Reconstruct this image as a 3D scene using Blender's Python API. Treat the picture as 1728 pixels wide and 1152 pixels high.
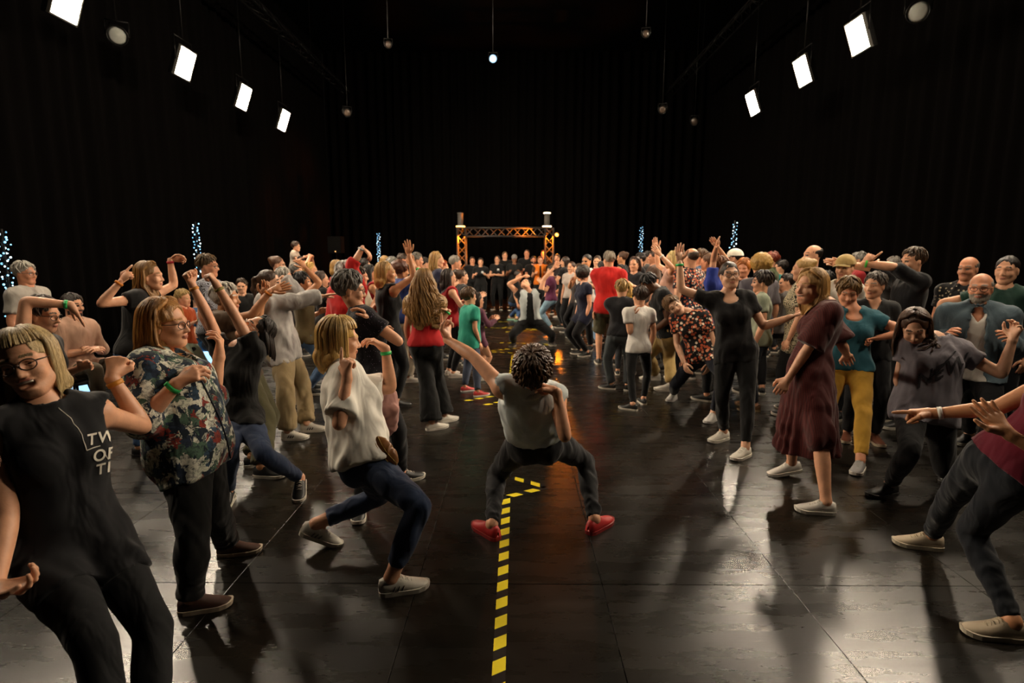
import bpy, bmesh, math, random, time
import numpy as np
from mathutils import Vector, Matrix

T_START = time.time()
for o in list(bpy.data.objects):
    bpy.data.objects.remove(o)
SC = bpy.context.scene
COL = SC.collection
random.seed(7)

# ------------------------------------------------------------------ camera
F_PX = 960.0
CAM = np.array([0.0, 0.0, 1.70])
PITCH = math.atan((576 - 430) / F_PX)
YAW = math.atan(8 / F_PX)
cam_data = bpy.data.cameras.new('camera')
cam_data.sensor_width = 36.0
cam_data.lens = F_PX / 1728 * 36.0
cam_data.clip_start = 0.05
cam_data.clip_end = 100
cam_data.dof.use_dof = True
cam_data.dof.focus_distance = 3.1
cam_data.dof.aperture_fstop = 2.8
cam = bpy.data.objects.new('camera', cam_data)
cam.location = CAM
cam.rotation_euler = (math.pi / 2 - PITCH, 0, YAW)
COL.objects.link(cam)
SC.camera = cam
CR = np.array(cam.rotation_euler.to_matrix())          # columns: right, up, back

# ------------------------------------------------------------------ view and world
SC.view_settings.view_transform = 'Standard'
SC.view_settings.look = 'None'
SC.view_settings.exposure = 0.0
SC.view_settings.gamma = 1.0
SC.view_settings.use_curve_mapping = False
world = bpy.data.worlds.new('dark_hall')
world.use_nodes = True
world.node_tree.nodes['Background'].inputs[0].default_value = (1.0, 0.82, 0.62, 1)
world.node_tree.nodes['Background'].inputs[1].default_value = 0.003
SC.world = world
PANEL_STRENGTH = 400.0                                  # LED panels that light the floor
PANEL_COLOR = (1.0, 0.83, 0.62)

# ------------------------------------------------------------------ photo pixel -> place
def ray(px, py):
    d = CR @ np.array([(px - 864) / F_PX, -(py - 576) / F_PX, -1.0])
    return d / np.linalg.norm(d)

def at_depth(px, py, Y):
    d = ray(px, py)
    return CAM + d * (Y / d[1])

def on_ground(px, py, z=0.0):
    d = ray(px, py)
    return CAM + d * ((z - CAM[2]) / d[2])

def project(p):
    v = CR.T @ (np.asarray(p) - CAM)
    return np.array([864 + F_PX * v[0] / -v[2], 576 - F_PX * v[1] / -v[2]])

def unit(v):
    v = np.asarray(v, float)
    return v / max(np.linalg.norm(v), 1e-9)

# ------------------------------------------------------------------ mesh and object helpers
def raw_mesh(name, V, Q, smooth=True, mats=(), midx=None):
    me = bpy.data.meshes.new(name)
    V = np.asarray(V, np.float32)
    polys = Q if isinstance(Q, list) else [Q]
    me.vertices.add(len(V))
    me.vertices.foreach_set('co', V.ravel())
    polys = [np.asarray(q, np.int32) for q in polys if len(q)]
    nl = sum(q.size for q in polys)
    npol = sum(len(q) for q in polys)
    if nl:
        me.loops.add(nl)
        me.polygons.add(npol)
        me.loops.foreach_set('vertex_index', np.concatenate([q.ravel() for q in polys]))
        starts = []
        s = 0
        for q in polys:
            n = q.shape[1]
            starts.append(s + np.arange(len(q), dtype=np.int32) * n)
            s += q.size
        me.polygons.foreach_set('loop_start', np.concatenate(starts))
        me.polygons.foreach_set('use_smooth', np.full(npol, smooth))
        if midx is not None:
            me.polygons.foreach_set('material_index', np.asarray(midx, np.int32))
    for m in mats:
        me.materials.append(m)
    me.update(calc_edges=True)
    return me

def link(name, me, parent=None, loc=None):
    o = bpy.data.objects.new(name, me)
    COL.objects.link(o)
    if parent is not None:
        o.parent = parent
    if loc is not None:
        o.location = loc
    return o

def tag(o, label=None, cat=None, group=None, kind=None):
    if label:
        o['label'] = label
    if cat:
        o['category'] = cat
    if group:
        o['group'] = group
    if kind:
        o['kind'] = kind
    return o

class MB:
    """collects verts and polygons of several little shapes into one mesh"""
    def __init__(s):
        s.v = []
        s.q = []
        s.t = []
        s.n = 0
    def add(s, V, Q, T=()):
        V = np.asarray(V, float)
        s.v.append(V)
        if len(Q):
            s.q.append(np.asarray(Q, int) + s.n)
        if len(T):
            s.t.append(np.asarray(T, int) + s.n)
        s.n += len(V)
        return s
    def box(s, c, size, M=None):
        c = np.asarray(c, float)
        h = np.asarray(size, float) / 2
        P = np.array([[x, y, z] for x in (-1, 1) for y in (-1, 1) for z in (-1, 1)]) * h
        if M is not None:
            P = P @ np.asarray(M, float).T
        return s.add(P + c, [[0, 1, 3, 2], [4, 6, 7, 5], [0, 4, 5, 1], [2, 3, 7, 6], [0, 2, 6, 4], [1, 5, 7, 3]])
    def tube(s, pts, rads, n=6, cap=True, flat=None, closed=False):
        pts = np.asarray(pts, float)
        m = len(pts)
        rads = np.broadcast_to(np.asarray(rads, float), (m,))
        d = np.gradient(pts, axis=0)
        if closed:
            d = np.roll(pts, -1, 0) - np.roll(pts, 1, 0)
        d /= np.maximum(np.linalg.norm(d, axis=1), 1e-9)[:, None]
        up = np.array([0.0, 0, 1]) if abs(d[0, 2]) < 0.9 else np.array([1.0, 0, 0])
        if flat is not None:
            up = np.asarray(flat, float)
        a = np.arange(n) * 2 * math.pi / n
        V = []
        for i in range(m):
            x = np.cross(d[i], up)
            if np.linalg.norm(x) < 1e-5:
                x = np.cross(d[i], [1.0, 0.3, 0.2])
            x = unit(x)
            y = np.cross(x, d[i])
            if flat is None:
                up = y
            r2 = rads[i] * (0.4 if flat is not None else 1)
            V.append(pts[i] + np.outer(np.cos(a) * rads[i], x) + np.outer(np.sin(a) * r2, y))
        V = np.concatenate(V)
        i = np.arange(m if closed else m - 1)[:, None] * n
        j = np.arange(n)[None, :]
        j2 = (j + 1) % n
        i2 = (i + n) % (m * n)
        Q = np.stack([i + j, i + j2, i2 + j2, i2 + j], -1).reshape(-1, 4)
        T = []
        if cap and not closed:
            V = np.concatenate([V, pts[:1], pts[-1:]])
            c0 = m * n
            for k in range(n):
                T.append([c0, (k + 1) % n, k])
                T.append([c0 + 1, (m - 1) * n + k, (m - 1) * n + (k + 1) % n])
        return s.add(V, Q, T)
    def ball(s, c, r, nu=8, nv=6, M=None):
        r = np.broadcast_to(np.asarray(r, float), (3,))
        th = np.linspace(0, math.pi, nv + 1)[1:-1]
        ph = np.arange(nu) * 2 * math.pi / nu
        P = [[math.sin(t) * math.cos(p), math.sin(t) * math.sin(p), math.cos(t)] for t in th for p in ph]
        P += [[0, 0, 1], [0, 0, -1]]
        P = np.array(P) * r
        if M is not None:
            P = P @ np.asarray(M, float).T
        R = nv - 1
        Q = [[i * nu + j, (i + 1) * nu + j, (i + 1) * nu + (j + 1) % nu, i * nu + (j + 1) % nu] for i in range(R - 1) for j in range(nu)]
        T = [[R * nu, j, (j + 1) % nu] for j in range(nu)] + [[R * nu + 1, (R - 1) * nu + (j + 1) % nu, (R - 1) * nu + j] for j in range(nu)]
        return s.add(P + np.asarray(c, float), Q, T)
    def lathe(s, prof, c=(0, 0, 0), M=None, n=16):
        prof = np.asarray(prof, float)
        a = np.arange(n) * 2 * math.pi / n
        V = np.stack([np.outer(prof[:, 0], np.cos(a)), np.outer(prof[:, 0], np.sin(a)), np.repeat(prof[:, 1:2], n, 1)], -1).reshape(-1, 3)
        if M is not None:
            V = V @ np.asarray(M, float).T
        m = len(prof)
        i = np.arange(m - 1)[:, None] * n
        j = np.arange(n)[None, :]
        j2 = (j + 1) % n
        Q = np.stack([i + j, i + j2, i + n + j2, i + n + j], -1).reshape(-1, 4)
        return s.add(V + np.asarray(c, float), Q)
    def arrays(s):
        V = np.concatenate(s.v)
        P = []
        if s.q:
            P.append(np.concatenate(s.q))
        if s.t:
            P.append(np.concatenate(s.t))
        return V, P
    def build(s, name, mat, parent=None, loc=None, smooth=False, off=None):
        V, P = s.arrays()
        if off is not None:
            V = V - off
        return link(name, raw_mesh(name, V, P, smooth, [mat]), parent, loc)

# ------------------------------------------------------------------ materials
MATS = {}
def lin(c):
    if isinstance(c, str):
        c = [int(c[i:i + 2], 16) / 255 for i in (0, 2, 4)]
    return tuple(x / 12.92 if x <= 0.04045 else ((x + 0.055) / 1.055) ** 2.4 for x in c) + (1.0,)

def nt(name):
    m = bpy.data.materials.new(name)
    m.use_nodes = True
    t = m.node_tree
    b = t.nodes['Principled BSDF']
    return m, t, b

def N(t, typ, **kw):
    n = t.nodes.new(typ)
    for k, v in kw.items():
        if k.startswith('i_'):
            n.inputs[k[2:].replace('_', ' ')].default_value = v
        else:
            setattr(n, k, v)
    return n

def ramp(t, fac, stops, interp='LINEAR'):
    r = t.nodes.new('ShaderNodeValToRGB')
    r.color_ramp.interpolation = interp
    e = r.color_ramp.elements
    while len(e) < len(stops):
        e.new(0.5)
    for k, (p, c) in enumerate(stops):
        e[k].position = p
        e[k].color = c if len(c) == 4 else tuple(c) + (1,)
    t.links.new(fac, r.inputs[0])
    return r.outputs[0]

def mixc(t, fac, a, b, mode='MIX'):
    n = t.nodes.new('ShaderNodeMix')
    n.data_type = 'RGBA'
    n.blend_type = mode
    for sock, v in ((n.inputs[0], fac), (n.inputs[6], a), (n.inputs[7], b)):
        if hasattr(v, 'is_output'):
            t.links.new(v, sock)
        else:
            sock.default_value = v
    return n.outputs[2]

def coords(t, scale=(1, 1, 1)):
    c = t.nodes.new('ShaderNodeTexCoord')
    m = t.nodes.new('ShaderNodeMapping')
    m.inputs['Scale'].default_value = scale
    t.links.new(c.outputs['Object'], m.inputs[0])
    return m.outputs[0]

def noise(t, vec, scale, detail=3.0, rough=0.55, dist=0.0):
    n = t.nodes.new('ShaderNodeTexNoise')
    n.inputs['Scale'].default_value = scale
    n.inputs['Detail'].default_value = detail
    n.inputs['Roughness'].default_value = rough
    n.inputs['Distortion'].default_value = dist
    t.links.new(vec, n.inputs['Vector'])
    return n.outputs['Fac']

def bump(t, b, h, strength, dist):
    n = t.nodes.new('ShaderNodeBump')
    n.inputs['Strength'].default_value = strength
    n.inputs['Distance'].default_value = dist
    t.links.new(h, n.inputs['Height'])
    t.links.new(n.outputs[0], b.inputs['Normal'])

def dim(c, f):
    return tuple(min(1, x * f) for x in c[:3]) + (1,)

def skin(tone='light'):
    key = 'skin_' + tone
    if key in MATS:
        return MATS[key]
    c = lin({'light': 'd9a07e', 'pale': 'e2ae8e', 'tan': 'c58a62', 'brown': '8a5a3c', 'dark': '53331f', 'ruddy': 'd2906e'}[tone])
    m, t, b = nt(key)
    v = coords(t)
    n = noise(t, v, 18, 3)
    t.links.new(mixc(t, ramp(t, n, [(0.3, (0, 0, 0)), (0.7, (1, 1, 1))]), dim(c, 0.86), dim(c, 1.08)), b.inputs['Base Color'])
    b.inputs['Roughness'].default_value = 0.48
    b.inputs['Specular IOR Level'].default_value = 0.4
    bump(t, b, noise(t, v, 160, 2), 0.12, 0.004)
    MATS[key] = m
    return m

def lip_mat():
    return plain('lips', 'b5705c', 0.45)

def plain(key, c, rough=0.6, metal=0.0, emit=None, estr=0.0, spec=0.5):
    key = key + str(c) + str(rough) if emit is None else key
    if key in MATS:
        return MATS[key]
    m, t, b = nt(key[:40])
    col = lin(c)
    v = coords(t)
    t.links.new(mixc(t, noise(t, v, 40, 2), dim(col, 0.88), dim(col, 1.06)), b.inputs['Base Color'])
    b.inputs['Roughness'].default_value = rough
    b.inputs['Metallic'].default_value = metal
    b.inputs['Specular IOR Level'].default_value = spec
    if emit is not None:
        b.inputs['Emission Color'].default_value = tuple(emit) + (1,)
        b.inputs['Emission Strength'].default_value = estr
    MATS[key] = m
    return m

def cloth(c, pat=None):
    key = 'cloth_%s_%s' % (c, pat)
    if key in MATS:
        return MATS[key]
    m, t, b = nt(key)
    col = lin(c)
    if 0.3 * col[0] + 0.6 * col[1] + 0.1 * col[2] < 0.018:
        col = dim(col, 0.55)                       # black cloth drinks the light
    v = coords(t)
    folds = noise(t, coords(t, (1, 1, 0.42)), 8, 2, 0.45, 0.9)
    base = mixc(t, ramp(t, noise(t, v, 9, 4), [(0.3, (0, 0, 0)), (0.7, (1, 1, 1))]), dim(col, 0.85), dim(col, 1.1))
    rough = 0.85
    if pat == 'denim':
        wear = ramp(t, noise(t, v, 7, 4), [(0.42, (0, 0, 0)), (0.72, (1, 1, 1))])
        base = mixc(t, wear, dim(col, 0.75), dim(col, 1.9))
        fine = noise(t, coords(t, (1, 1, 0.12)), 380, 2)
        base = mixc(t, fine, base, dim(col, 2.0))
        rough = 0.8
    elif pat == 'painterly':                       # smeared brush-stroke print of the big blouse
        vv = t.nodes.new('ShaderNodeTexVoronoi')
        vv.inputs['Scale'].default_value = 26
        nn = t.nodes.new('ShaderNodeTexNoise')
        nn.inputs['Scale'].default_value = 14
        nn.inputs['Detail'].default_value = 5
        nn.inputs['Distortion'].default_value = 2.2
        t.links.new(v, nn.inputs['Vector'])
        mv = t.nodes.new('ShaderNodeVectorMath')
        mv.operation = 'MULTIPLY_ADD'
        t.links.new(nn.outputs['Color'], mv.inputs[0])
        mv.inputs[1].default_value = (0.10, 0.10, 0.10)
        t.links.new(v, mv.inputs[2])
        t.links.new(mv.outputs[0], vv.inputs['Vector'])
        sep = t.nodes.new('ShaderNodeSeparateColor')
        t.links.new(vv.outputs['Color'], sep.inputs[0])
        base = ramp(t, sep.outputs[0], [(0.0, lin('16202c')), (0.20, lin('c9cbb8')), (0.40, lin('33495c')), (0.54, lin('d8d6c6')),
                                         (0.68, lin('4b6553')), (0.80, lin('8d3527')), (0.90, lin('243044'))], 'CONSTANT')
        base = mixc(t, ramp(t, noise(t, v, 34, 5, 0.7, 1.5), [(0.45, (0, 0, 0)), (0.62, (0.8, 0.8, 0.8))]), base, lin('1a222b'))
    elif pat in ('leafy', 'dots', 'geo', 'sparkle'):
        vv = t.nodes.new('ShaderNodeTexVoronoi')
        vv.inputs['Scale'].default_value = {'leafy': 30, 'dots': 26, 'geo': 16, 'sparkle': 70}[pat]
        t.links.new(v, vv.inputs['Vector'])
        if pat == 'leafy':
            sep = t.nodes.new('ShaderNodeSeparateColor')
            t.links.new(vv.outputs['Color'], sep.inputs[0])
            leaf = ramp(t, sep.outputs[1], [(0.0, lin('bf5a38')), (0.55, lin('d98a66')), (0.78, lin('e6d2bd'))], 'CONSTANT')
            base = mixc(t, ramp(t, vv.outputs['Distance'], [(0.40, (1, 1, 1)), (0.50, (0, 0, 0))]), col, leaf)
        elif pat == 'dots':
            base = mixc(t, ramp(t, vv.outputs['Distance'], [(0.22, (1, 1, 1)), (0.28, (0, 0, 0))]), col, lin('b9a98c'))
        elif pat == 'sparkle':
            base = mixc(t, ramp(t, vv.outputs['Distance'], [(0.10, (1, 1, 1)), (0.16, (0, 0, 0))]), col, lin('a08fb0'))
        else:
            w = t.nodes.new('ShaderNodeMath')
            w.operation = 'SINE'
            mm = t.nodes.new('ShaderNodeMath')
            mm.operation = 'MULTIPLY'
            mm.inputs[1].default_value = 26
            t.links.new(vv.outputs['Distance'], mm.inputs[0])
            t.links.new(mm.outputs[0], w.inputs[0])
            base = mixc(t, ramp(t, w.outputs[0], [(0.45, (0, 0, 0)), (0.55, (1, 1, 1))]), col, lin('2a251e'))
    elif pat == 'rib':
        wv = t.nodes.new('ShaderNodeTexWave')
        wv.inputs['Scale'].default_value = 30
        wv.inputs['Distortion'].default_value = 0.6
        t.links.new(v, wv.inputs['Vector'])
        base = mixc(t, wv.outputs['Fac'], dim(col, 0.7), dim(col, 1.25))
    t.links.new(base, b.inputs['Base Color'])
    b.inputs['Roughness'].default_value = rough
    b.inputs['Specular IOR Level'].default_value = 0.25
    b.inputs['Sheen Weight'].default_value = 0.12
    b.inputs['Sheen Roughness'].default_value = 0.5
    fr = ramp(t, folds, [(0.30, (0, 0, 0)), (0.70, (1, 1, 1))])
    bump(t, b, fr, 0.32, 0.03)
    MATS[key] = m
    return m

def hair_mat(c):
    key = 'hair_%s' % c
    if key in MATS:
        return MATS[key]
    m, t, b = nt(key)
    col = lin(c)
    g = t.nodes.new('ShaderNodeNewGeometry')
    v = coords(t, (1, 1, 0.16))
    n = noise(t, v, 95, 4, 0.65, 0.6)
    f = ramp(t, n, [(0.32, (0, 0, 0)), (0.68, (1, 1, 1))])
    base = mixc(t, f, dim(col, 0.5), dim(col, 1.35))
    base = mixc(t, g.outputs['Random Per Island'], mixc(t, 0.5, base, dim(col, 0.45)), mixc(t, 0.3, base, dim(col, 1.6)))
    t.links.new(base, b.inputs['Base Color'])
    b.inputs['Roughness'].default_value = 0.45
    b.inputs['Specular IOR Level'].default_value = 0.45
    b.inputs['Anisotropic'].default_value = 0.5
    bump(t, b, n, 0.6, 0.012)
    MATS[key] = m
    return m
# ------------------------------------------------------------------ the hall
XL, XR, YB, ZC = -7.1, 7.1, 22.0, 9.0

def black_drape():
    m, t, b = nt('black_drape')
    v = coords(t, (1, 1, 0.08))
    n = noise(t, v, 6, 4)
    t.links.new(mixc(t, n, lin('060505'), lin('0d0b0a')), b.inputs['Base Color'])
    b.inputs['Roughness'].default_value = 0.95
    b.inputs['Specular IOR Level'].default_value = 0.03
    bump(t, b, noise(t, coords(t), 220, 2), 0.2, 0.004)
    return m
DRAPE = black_drape()

def floor_mat():
    m, t, b = nt('black_dance_floor')
    c = t.nodes.new('ShaderNodeTexCoord')
    g = t.nodes.new('ShaderNodeNewGeometry')
    oi = t.nodes.new('ShaderNodeObjectInfo')
    pos = g.outputs['Position']
    def mp(scale, rot=0):
        mm = t.nodes.new('ShaderNodeMapping')
        mm.inputs['Scale'].default_value = scale
        mm.inputs['Rotation'].default_value = (0, 0, rot)
        t.links.new(pos, mm.inputs[0])
        return mm.outputs[0]
    dust = ramp(t, noise(t, mp((0.7, 1.6, 1)), 1.6, 6, 0.62), [(0.34, (0, 0, 0)), (0.75, (1, 1, 1))])
    grain = noise(t, mp((2, 26, 1)), 5, 5, 0.7)
    base = mixc(t, dust, lin('110f0b'), lin('272119'))
    base = mixc(t, grain, dim(lin('110f0b'), 0.8), base)
    sc = ramp(t, noise(t, mp((1.2, 26, 1), 0.5), 2.2, 4, 0.7, 1.0), [(0.70, (0, 0, 0)), (0.76, (1, 1, 1))])
    base = mixc(t, sc, base, lin('4f463a'))
    rnd = ramp(t, oi.outputs['Random'], [(0, (0.82, 0.82, 0.82)), (1, (1.12, 1.12, 1.12))])
    base = mixc(t, 1.0, base, rnd, 'MULTIPLY')
    t.links.new(base, b.inputs['Base Color'])
    r = t.nodes.new('ShaderNodeMapRange')
    r.inputs[3].default_value = 0.16
    r.inputs[4].default_value = 0.40
    t.links.new(noise(t, mp((0.8, 3.5, 1)), 2.4, 6, 0.65), r.inputs[0])
    t.links.new(r.outputs[0], b.inputs['Roughness'])
    b.inputs['Specular IOR Level'].default_value = 0.5
    bump(t, b, mixc(t, 0.5, grain, noise(t, mp((1, 1, 1)), 3.5, 5, 0.6)), 0.08, 0.012)
    return m
FLOOR = floor_mat()

mb = MB()
mb.box(((XL + XR) / 2, YB / 2 - 1.5, -0.06), (XR - XL + 0.4, YB + 3.4, 0.08))
floor = tag(mb.build('floor', plain('subfloor', '0a0908', 0.9)), kind='structure')
PX, PY = 0.965, 1.12
m = MB()
hx, hy, gp, bv = PX / 2 - 0.0016, PY / 2 - 0.0016, 0.02, 0.0016
m.add([(-hx, -hy, -gp), (hx, -hy, -gp), (hx, hy, -gp), (-hx, hy, -gp), (-hx, -hy, -bv), (hx, -hy, -bv), (hx, hy, -bv), (-hx, hy, -bv),
       (-hx + bv, -hy + bv, 0), (hx - bv, -hy + bv, 0), (hx - bv, hy - bv, 0), (-hx + bv, hy - bv, 0)],
      [[0, 1, 5, 4], [1, 2, 6, 5], [2, 3, 7, 6], [3, 0, 4, 7], [4, 5, 9, 8], [5, 6, 10, 9], [6, 7, 11, 10], [7, 4, 8, 11], [8, 9, 10, 11]])
V, Pq = m.arrays()
panel_me = raw_mesh('floor_panel', V, Pq, False, [FLOOR])
for i in range(-7, 8):
    for j in range(-1, 19):
        link('floor_panel', panel_me, floor, (-0.035 + i * PX, 2.75 + PY / 2 + (j - 1) * PY, 0))

def curtain(name, p0, p1, z1, amp=0.07, wl=0.34, flip=False):
    p0, p1 = np.array(p0, float), np.array(p1, float)
    L = np.linalg.norm(p1 - p0)
    n = int(L / wl * 8)
    t = np.linspace(0, 1, n)
    d = (p1 - p0) / L
    nn = np.array([-d[1], d[0]])
    r = np.random.RandomState(len(name))
    o = amp * (np.sin(t * L / wl * 6.283 + 1.2 * np.sin(t * 37)) + 0.45 * np.sin(t * L / wl * 2.9 + 2))
    zs = np.array([0, 1.5, 4, z1])
    V = []
    for z in zs:
        k = 1 - 0.35 * z / z1
        V.append(np.c_[p0 + np.outer(t, p1 - p0) + np.outer(o * k, nn), np.full(n, z)])
    V = np.concatenate(V)
    i = np.arange(len(zs) - 1)[:, None] * n
    j = np.arange(n - 1)[None]
    Q = np.stack([i + j, i + j + 1, i + n + j + 1, i + n + j], -1).reshape(-1, 4)
    o = link(name, raw_mesh(name, V, Q, True, [DRAPE]))
    sol = o.modifiers.new('thickness', 'SOLIDIFY')
    sol.thickness = 0.012
    return tag(o, kind='structure')
curtain('wall_left', (XL, -3.0), (XL, YB), ZC)
curtain('wall_right', (XR, YB), (XR, -3.0), ZC)
curtain('wall_back', (XL, YB), (XR, YB), ZC)
curtain('wall_front', (XR, -3.1), (XL, -3.1), ZC)
mb = MB()
mb.box((0, YB / 2 - 1.5, ZC + 0.05), (XR - XL + 0.4, YB + 3.4, 0.1))
tag(mb.build('ceiling', plain('black_ceiling', '040404', 0.95, spec=0.02)), kind='structure')

# ------------------------------------------------------------------ rig of lamps
STEEL = plain('black_steel', '1c1b1a', 0.45, 0.6)
ALU = plain('truss_aluminium', '3c3c3b', 0.4, 0.35)
def emitter(name, col, st):
    m, t, b = nt(name)
    b.inputs['Base Color'].default_value = (0.8, 0.8, 0.8, 1)
    b.inputs['Emission Color'].default_value = tuple(col) + (1,)
    b.inputs['Emission Strength'].default_value = st
    return m
PANEL_GLOW = emitter('led_panel_glow', PANEL_COLOR, PANEL_STRENGTH)
PANEL_DIM = emitter('led_panel_dimmed', PANEL_COLOR, PANEL_STRENGTH * 0.5)     # the panels nearest the viewer are dimmed

def rig_pipe(x, label):
    r = bpy.data.objects.new('rigging_truss', None)
    r.location = (x, 11, 7.1)
    COL.objects.link(r)
    tag(r, label, 'truss')
    for dx, dz in ((-0.13, 0), (0.13, 0), (0, 0.22)):
        MB().tube([(dx, -11.5, dz), (dx, 9.5, dz)], 0.024, 8).build('chord', STEEL, r, None, True)
    mb = MB()
    k = 0
    for y in np.arange(-11.5, 9.3, 0.5):
        for dx in (-0.13, 0.13):
            mb.tube([(dx, y, 0), (0, y + 0.25, 0.22)], 0.010, 5)
            mb.tube([(0, y + 0.25, 0.22), (dx, y + 0.5, 0)], 0.010, 5)
        mb.tube([(-0.13, y, 0), (0.13, y + 0.5, 0)], 0.010, 5)
    tag(mb.build('bracing', STEEL, r, None, True), kind='stuff')
    mb = MB()
    for y in (-6, 0, 6):
        mb.tube([(0, y, 0.22), (0, y, ZC - 7.1)], 0.006, 5)
    tag(mb.build('suspension_wires', STEEL, r), kind='stuff')
rig_pipe(-5.8, 'dark ladder truss hung under the ceiling above the left lamp row')
rig_pipe(5.2, 'dark ladder truss hung under the ceiling above the right lamp row')

def led_panel(x, y, z, side, label, w=0.44, h=0.46, tilt=20, turn=0, glow=None):
    """flat LED flood panel on a yoke; side=+1 faces +x"""
    r = bpy.data.objects.new('led_panel_lamp', None)
    r.location = (x, y, z)
    COL.objects.link(r)
    tag(r, label, 'lamp', 'LED panel lamps in the two side rows')
    a = math.radians(tilt)
    n = np.array([side * math.cos(a), 0, -math.sin(a)])
    tn = math.radians(turn) * side
    n = np.array([n[0] * math.cos(tn) - n[1] * math.sin(tn), n[0] * math.sin(tn) + n[1] * math.cos(tn), n[2]])
    wv = unit(np.cross([0, 0, 1.0], n))
    hv = np.cross(n, wv)
    M = np.stack([wv, hv, n], 1)
    mb = MB()
    mb.box(-n * 0.05, (w + 0.05, h + 0.05, 0.07), M)
    mb.build('housing', STEEL, r)
    mb = MB()
    for s_ in (-1, 1):
        mb.box(wv * s_ * (w / 2 + 0.012) + n * 0.0, (0.024, h + 0.05, 0.05), M)
        mb.box(hv * s_ * (h / 2 + 0.012) + n * 0.0, (w + 0.05, 0.024, 0.05), M)
    mb.build('bezel', plain('bezel', '6a6862', 0.5), r)
    mb = MB()
    mb.box(n * 0.0, (w, h, 0.02), M)
    mb.build('diffuser', glow or PANEL_GLOW, r)
    mb = MB()
    for s_ in (-1, 1):
        mb.tube([wv * s_ * (w / 2 + 0.04), wv * s_ * (w / 2 + 0.04) + np.array([0, 0, h / 2 + 0.16])], 0.010, 6)
    mb.tube([wv * -(w / 2 + 0.04) + np.array([0, 0, h / 2 + 0.16]), wv * (w / 2 + 0.04) + np.array([0, 0, h / 2 + 0.16])], 0.010, 6)
    mb.tube([np.array([0, 0, h / 2 + 0.16]), np.array([0, 0, 7.075 - z])], 0.011, 6)
    mb.tube([np.array([-0.13, 0, 7.075 - z]), np.array([0.13, 0, 7.075 - z])], 0.012, 6)
    mb.build('yoke', STEEL, r, None, True)
led_panel(-5.80, 14.73, 5.0, 1, 'glowing LED panel farthest back in the left lamp row')
led_panel(-5.80, 12.64, 5.0, 1, 'glowing LED panel second from the back in the left row')
led_panel(-5.80, 10.49, 5.0, 1, 'glowing LED panel third from the back in the left row')
led_panel(-5.95, 8.05, 5.02, 1, 'glowing LED panel cut by the top left of the picture')
led_panel(5.20, 13.21, 5.0, -1, 'glowing LED panel farthest back in the right lamp row')
led_panel(5.20, 11.00, 5.0, -1, 'glowing LED panel second from the back in the right row')
led_panel(5.20, 9.31, 5.0, -1, 'glowing LED panel nearest in the right row')
led_panel(5.40, 7.15, 5.05, -1, 'LED panel just above the frame at the top right')
led_panel(-5.95, 5.80, 5.0, 1, 'LED panel in the left row, first one out of frame', glow=PANEL_DIM)
led_panel(-5.95, 3.60, 5.0, 1, 'LED panel in the left row, second one out of frame', glow=PANEL_DIM)
led_panel(5.40, 2.90, 5.0, -1, 'LED panel in the right row, third one out of frame', glow=PANEL_DIM)
led_panel(5.40, 5.00, 5.0, -1, 'LED panel in the right row, second one out of frame', glow=PANEL_DIM)

LENS = plain('fresnel_lens', 'c9cdc4', 0.12)
def fresnel(px, py, z, label, r0=0.13, lens=None, to=(0, 0, 1.2), top=7.1):
    d = ray(px, py)
    c = CAM + d * ((z - CAM[2]) / d[2])
    r = bpy.data.objects.new('stage_spotlight', None)
    r.location = c
    COL.objects.link(r)
    tag(r, label, 'spotlight', 'unlit round stage spotlights')
    n = unit(np.asarray(to, float) - c)
    x = unit(np.cross(n, [0, 0, 1.0]))
    M = np.stack([x, np.cross(n, x), n], 1)
    MB().lathe([(0.0, -0.30), (r0 * 0.8, -0.29), (r0 * 1.08, -0.2), (r0 * 1.12, 0.03), (r0 * 1.02, 0.03), (r0 * 1.0, 0.0)], (0, 0, 0), M, 20).build('housing', STEEL, r, None, True)
    MB().lathe([(0.0, 0.028), (r0 * 0.4, 0.024), (r0 * 0.75, 0.012), (r0 * 1.0, 0.0), (0, -0.02)], (0, 0, 0), M, 20).build('lens', lens or LENS, r, None, True)
    mb = MB()
    for s_ in (-1, 1):
        mb.tube([x * s_ * r0 * 1.18, x * s_ * r0 * 1.18 + np.array([0, 0, r0 * 1.6])], 0.01, 6)
    mb.tube([x * -r0 * 1.18 + np.array([0, 0, r0 * 1.6]), x * r0 * 1.18 + np.array([0, 0, r0 * 1.6])], 0.01, 6)
    mb.tube([np.array([0, 0, r0 * 1.6]), np.array([0, 0, top - c[2]])], 0.007, 6)
    if top < ZC:
        mb.tube([np.array([-0.25, 0, top - c[2]]), np.array([0.25, 0, top - c[2]])], 0.012, 6)
    mb.build('yoke', STEEL, r, None, True)
    return r
fresnel(198, 60, 5.0, 'round pale lensed spotlight hanging in the left lamp row')
fresnel(1549, 20, 5.0, 'round pale lensed spotlight hanging in the right lamp row')
fresnel(832, 99, 6.2, 'small unlit spotlight with painted blue-white lens reflection, alone high in the middle', 0.085, emitter('cold_lens_reflection', (0.35, 0.65, 1.0), 1.6), (0, 0, 0.5), ZC)  # unlit lens: its blue-white reflection is painted as emission
fresnel(655, 75, 6.6, 'dim round spotlight left of the middle spotlight', 0.08, plain('dull_lens', '4a3d33', 0.3), (0, 0, 1), ZC)
fresnel(1090, 57, 6.6, 'dim round spotlight right of the middle spotlight', 0.08, plain('dull_lens', '4a3d33', 0.3), (0, 0, 1), ZC)
fresnel(586, 190, 5.6, 'dark spotlight hanging beside the end of the left row', 0.10, plain('dull_lens', '4a3d33', 0.3), (0, 8, 1), ZC)
fresnel(1118, 185, 5.6, 'dark spotlight hanging left of the right lamp row', 0.10, plain('dull_lens', '4a3d33', 0.3), (0, 8, 1), ZC)
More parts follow.
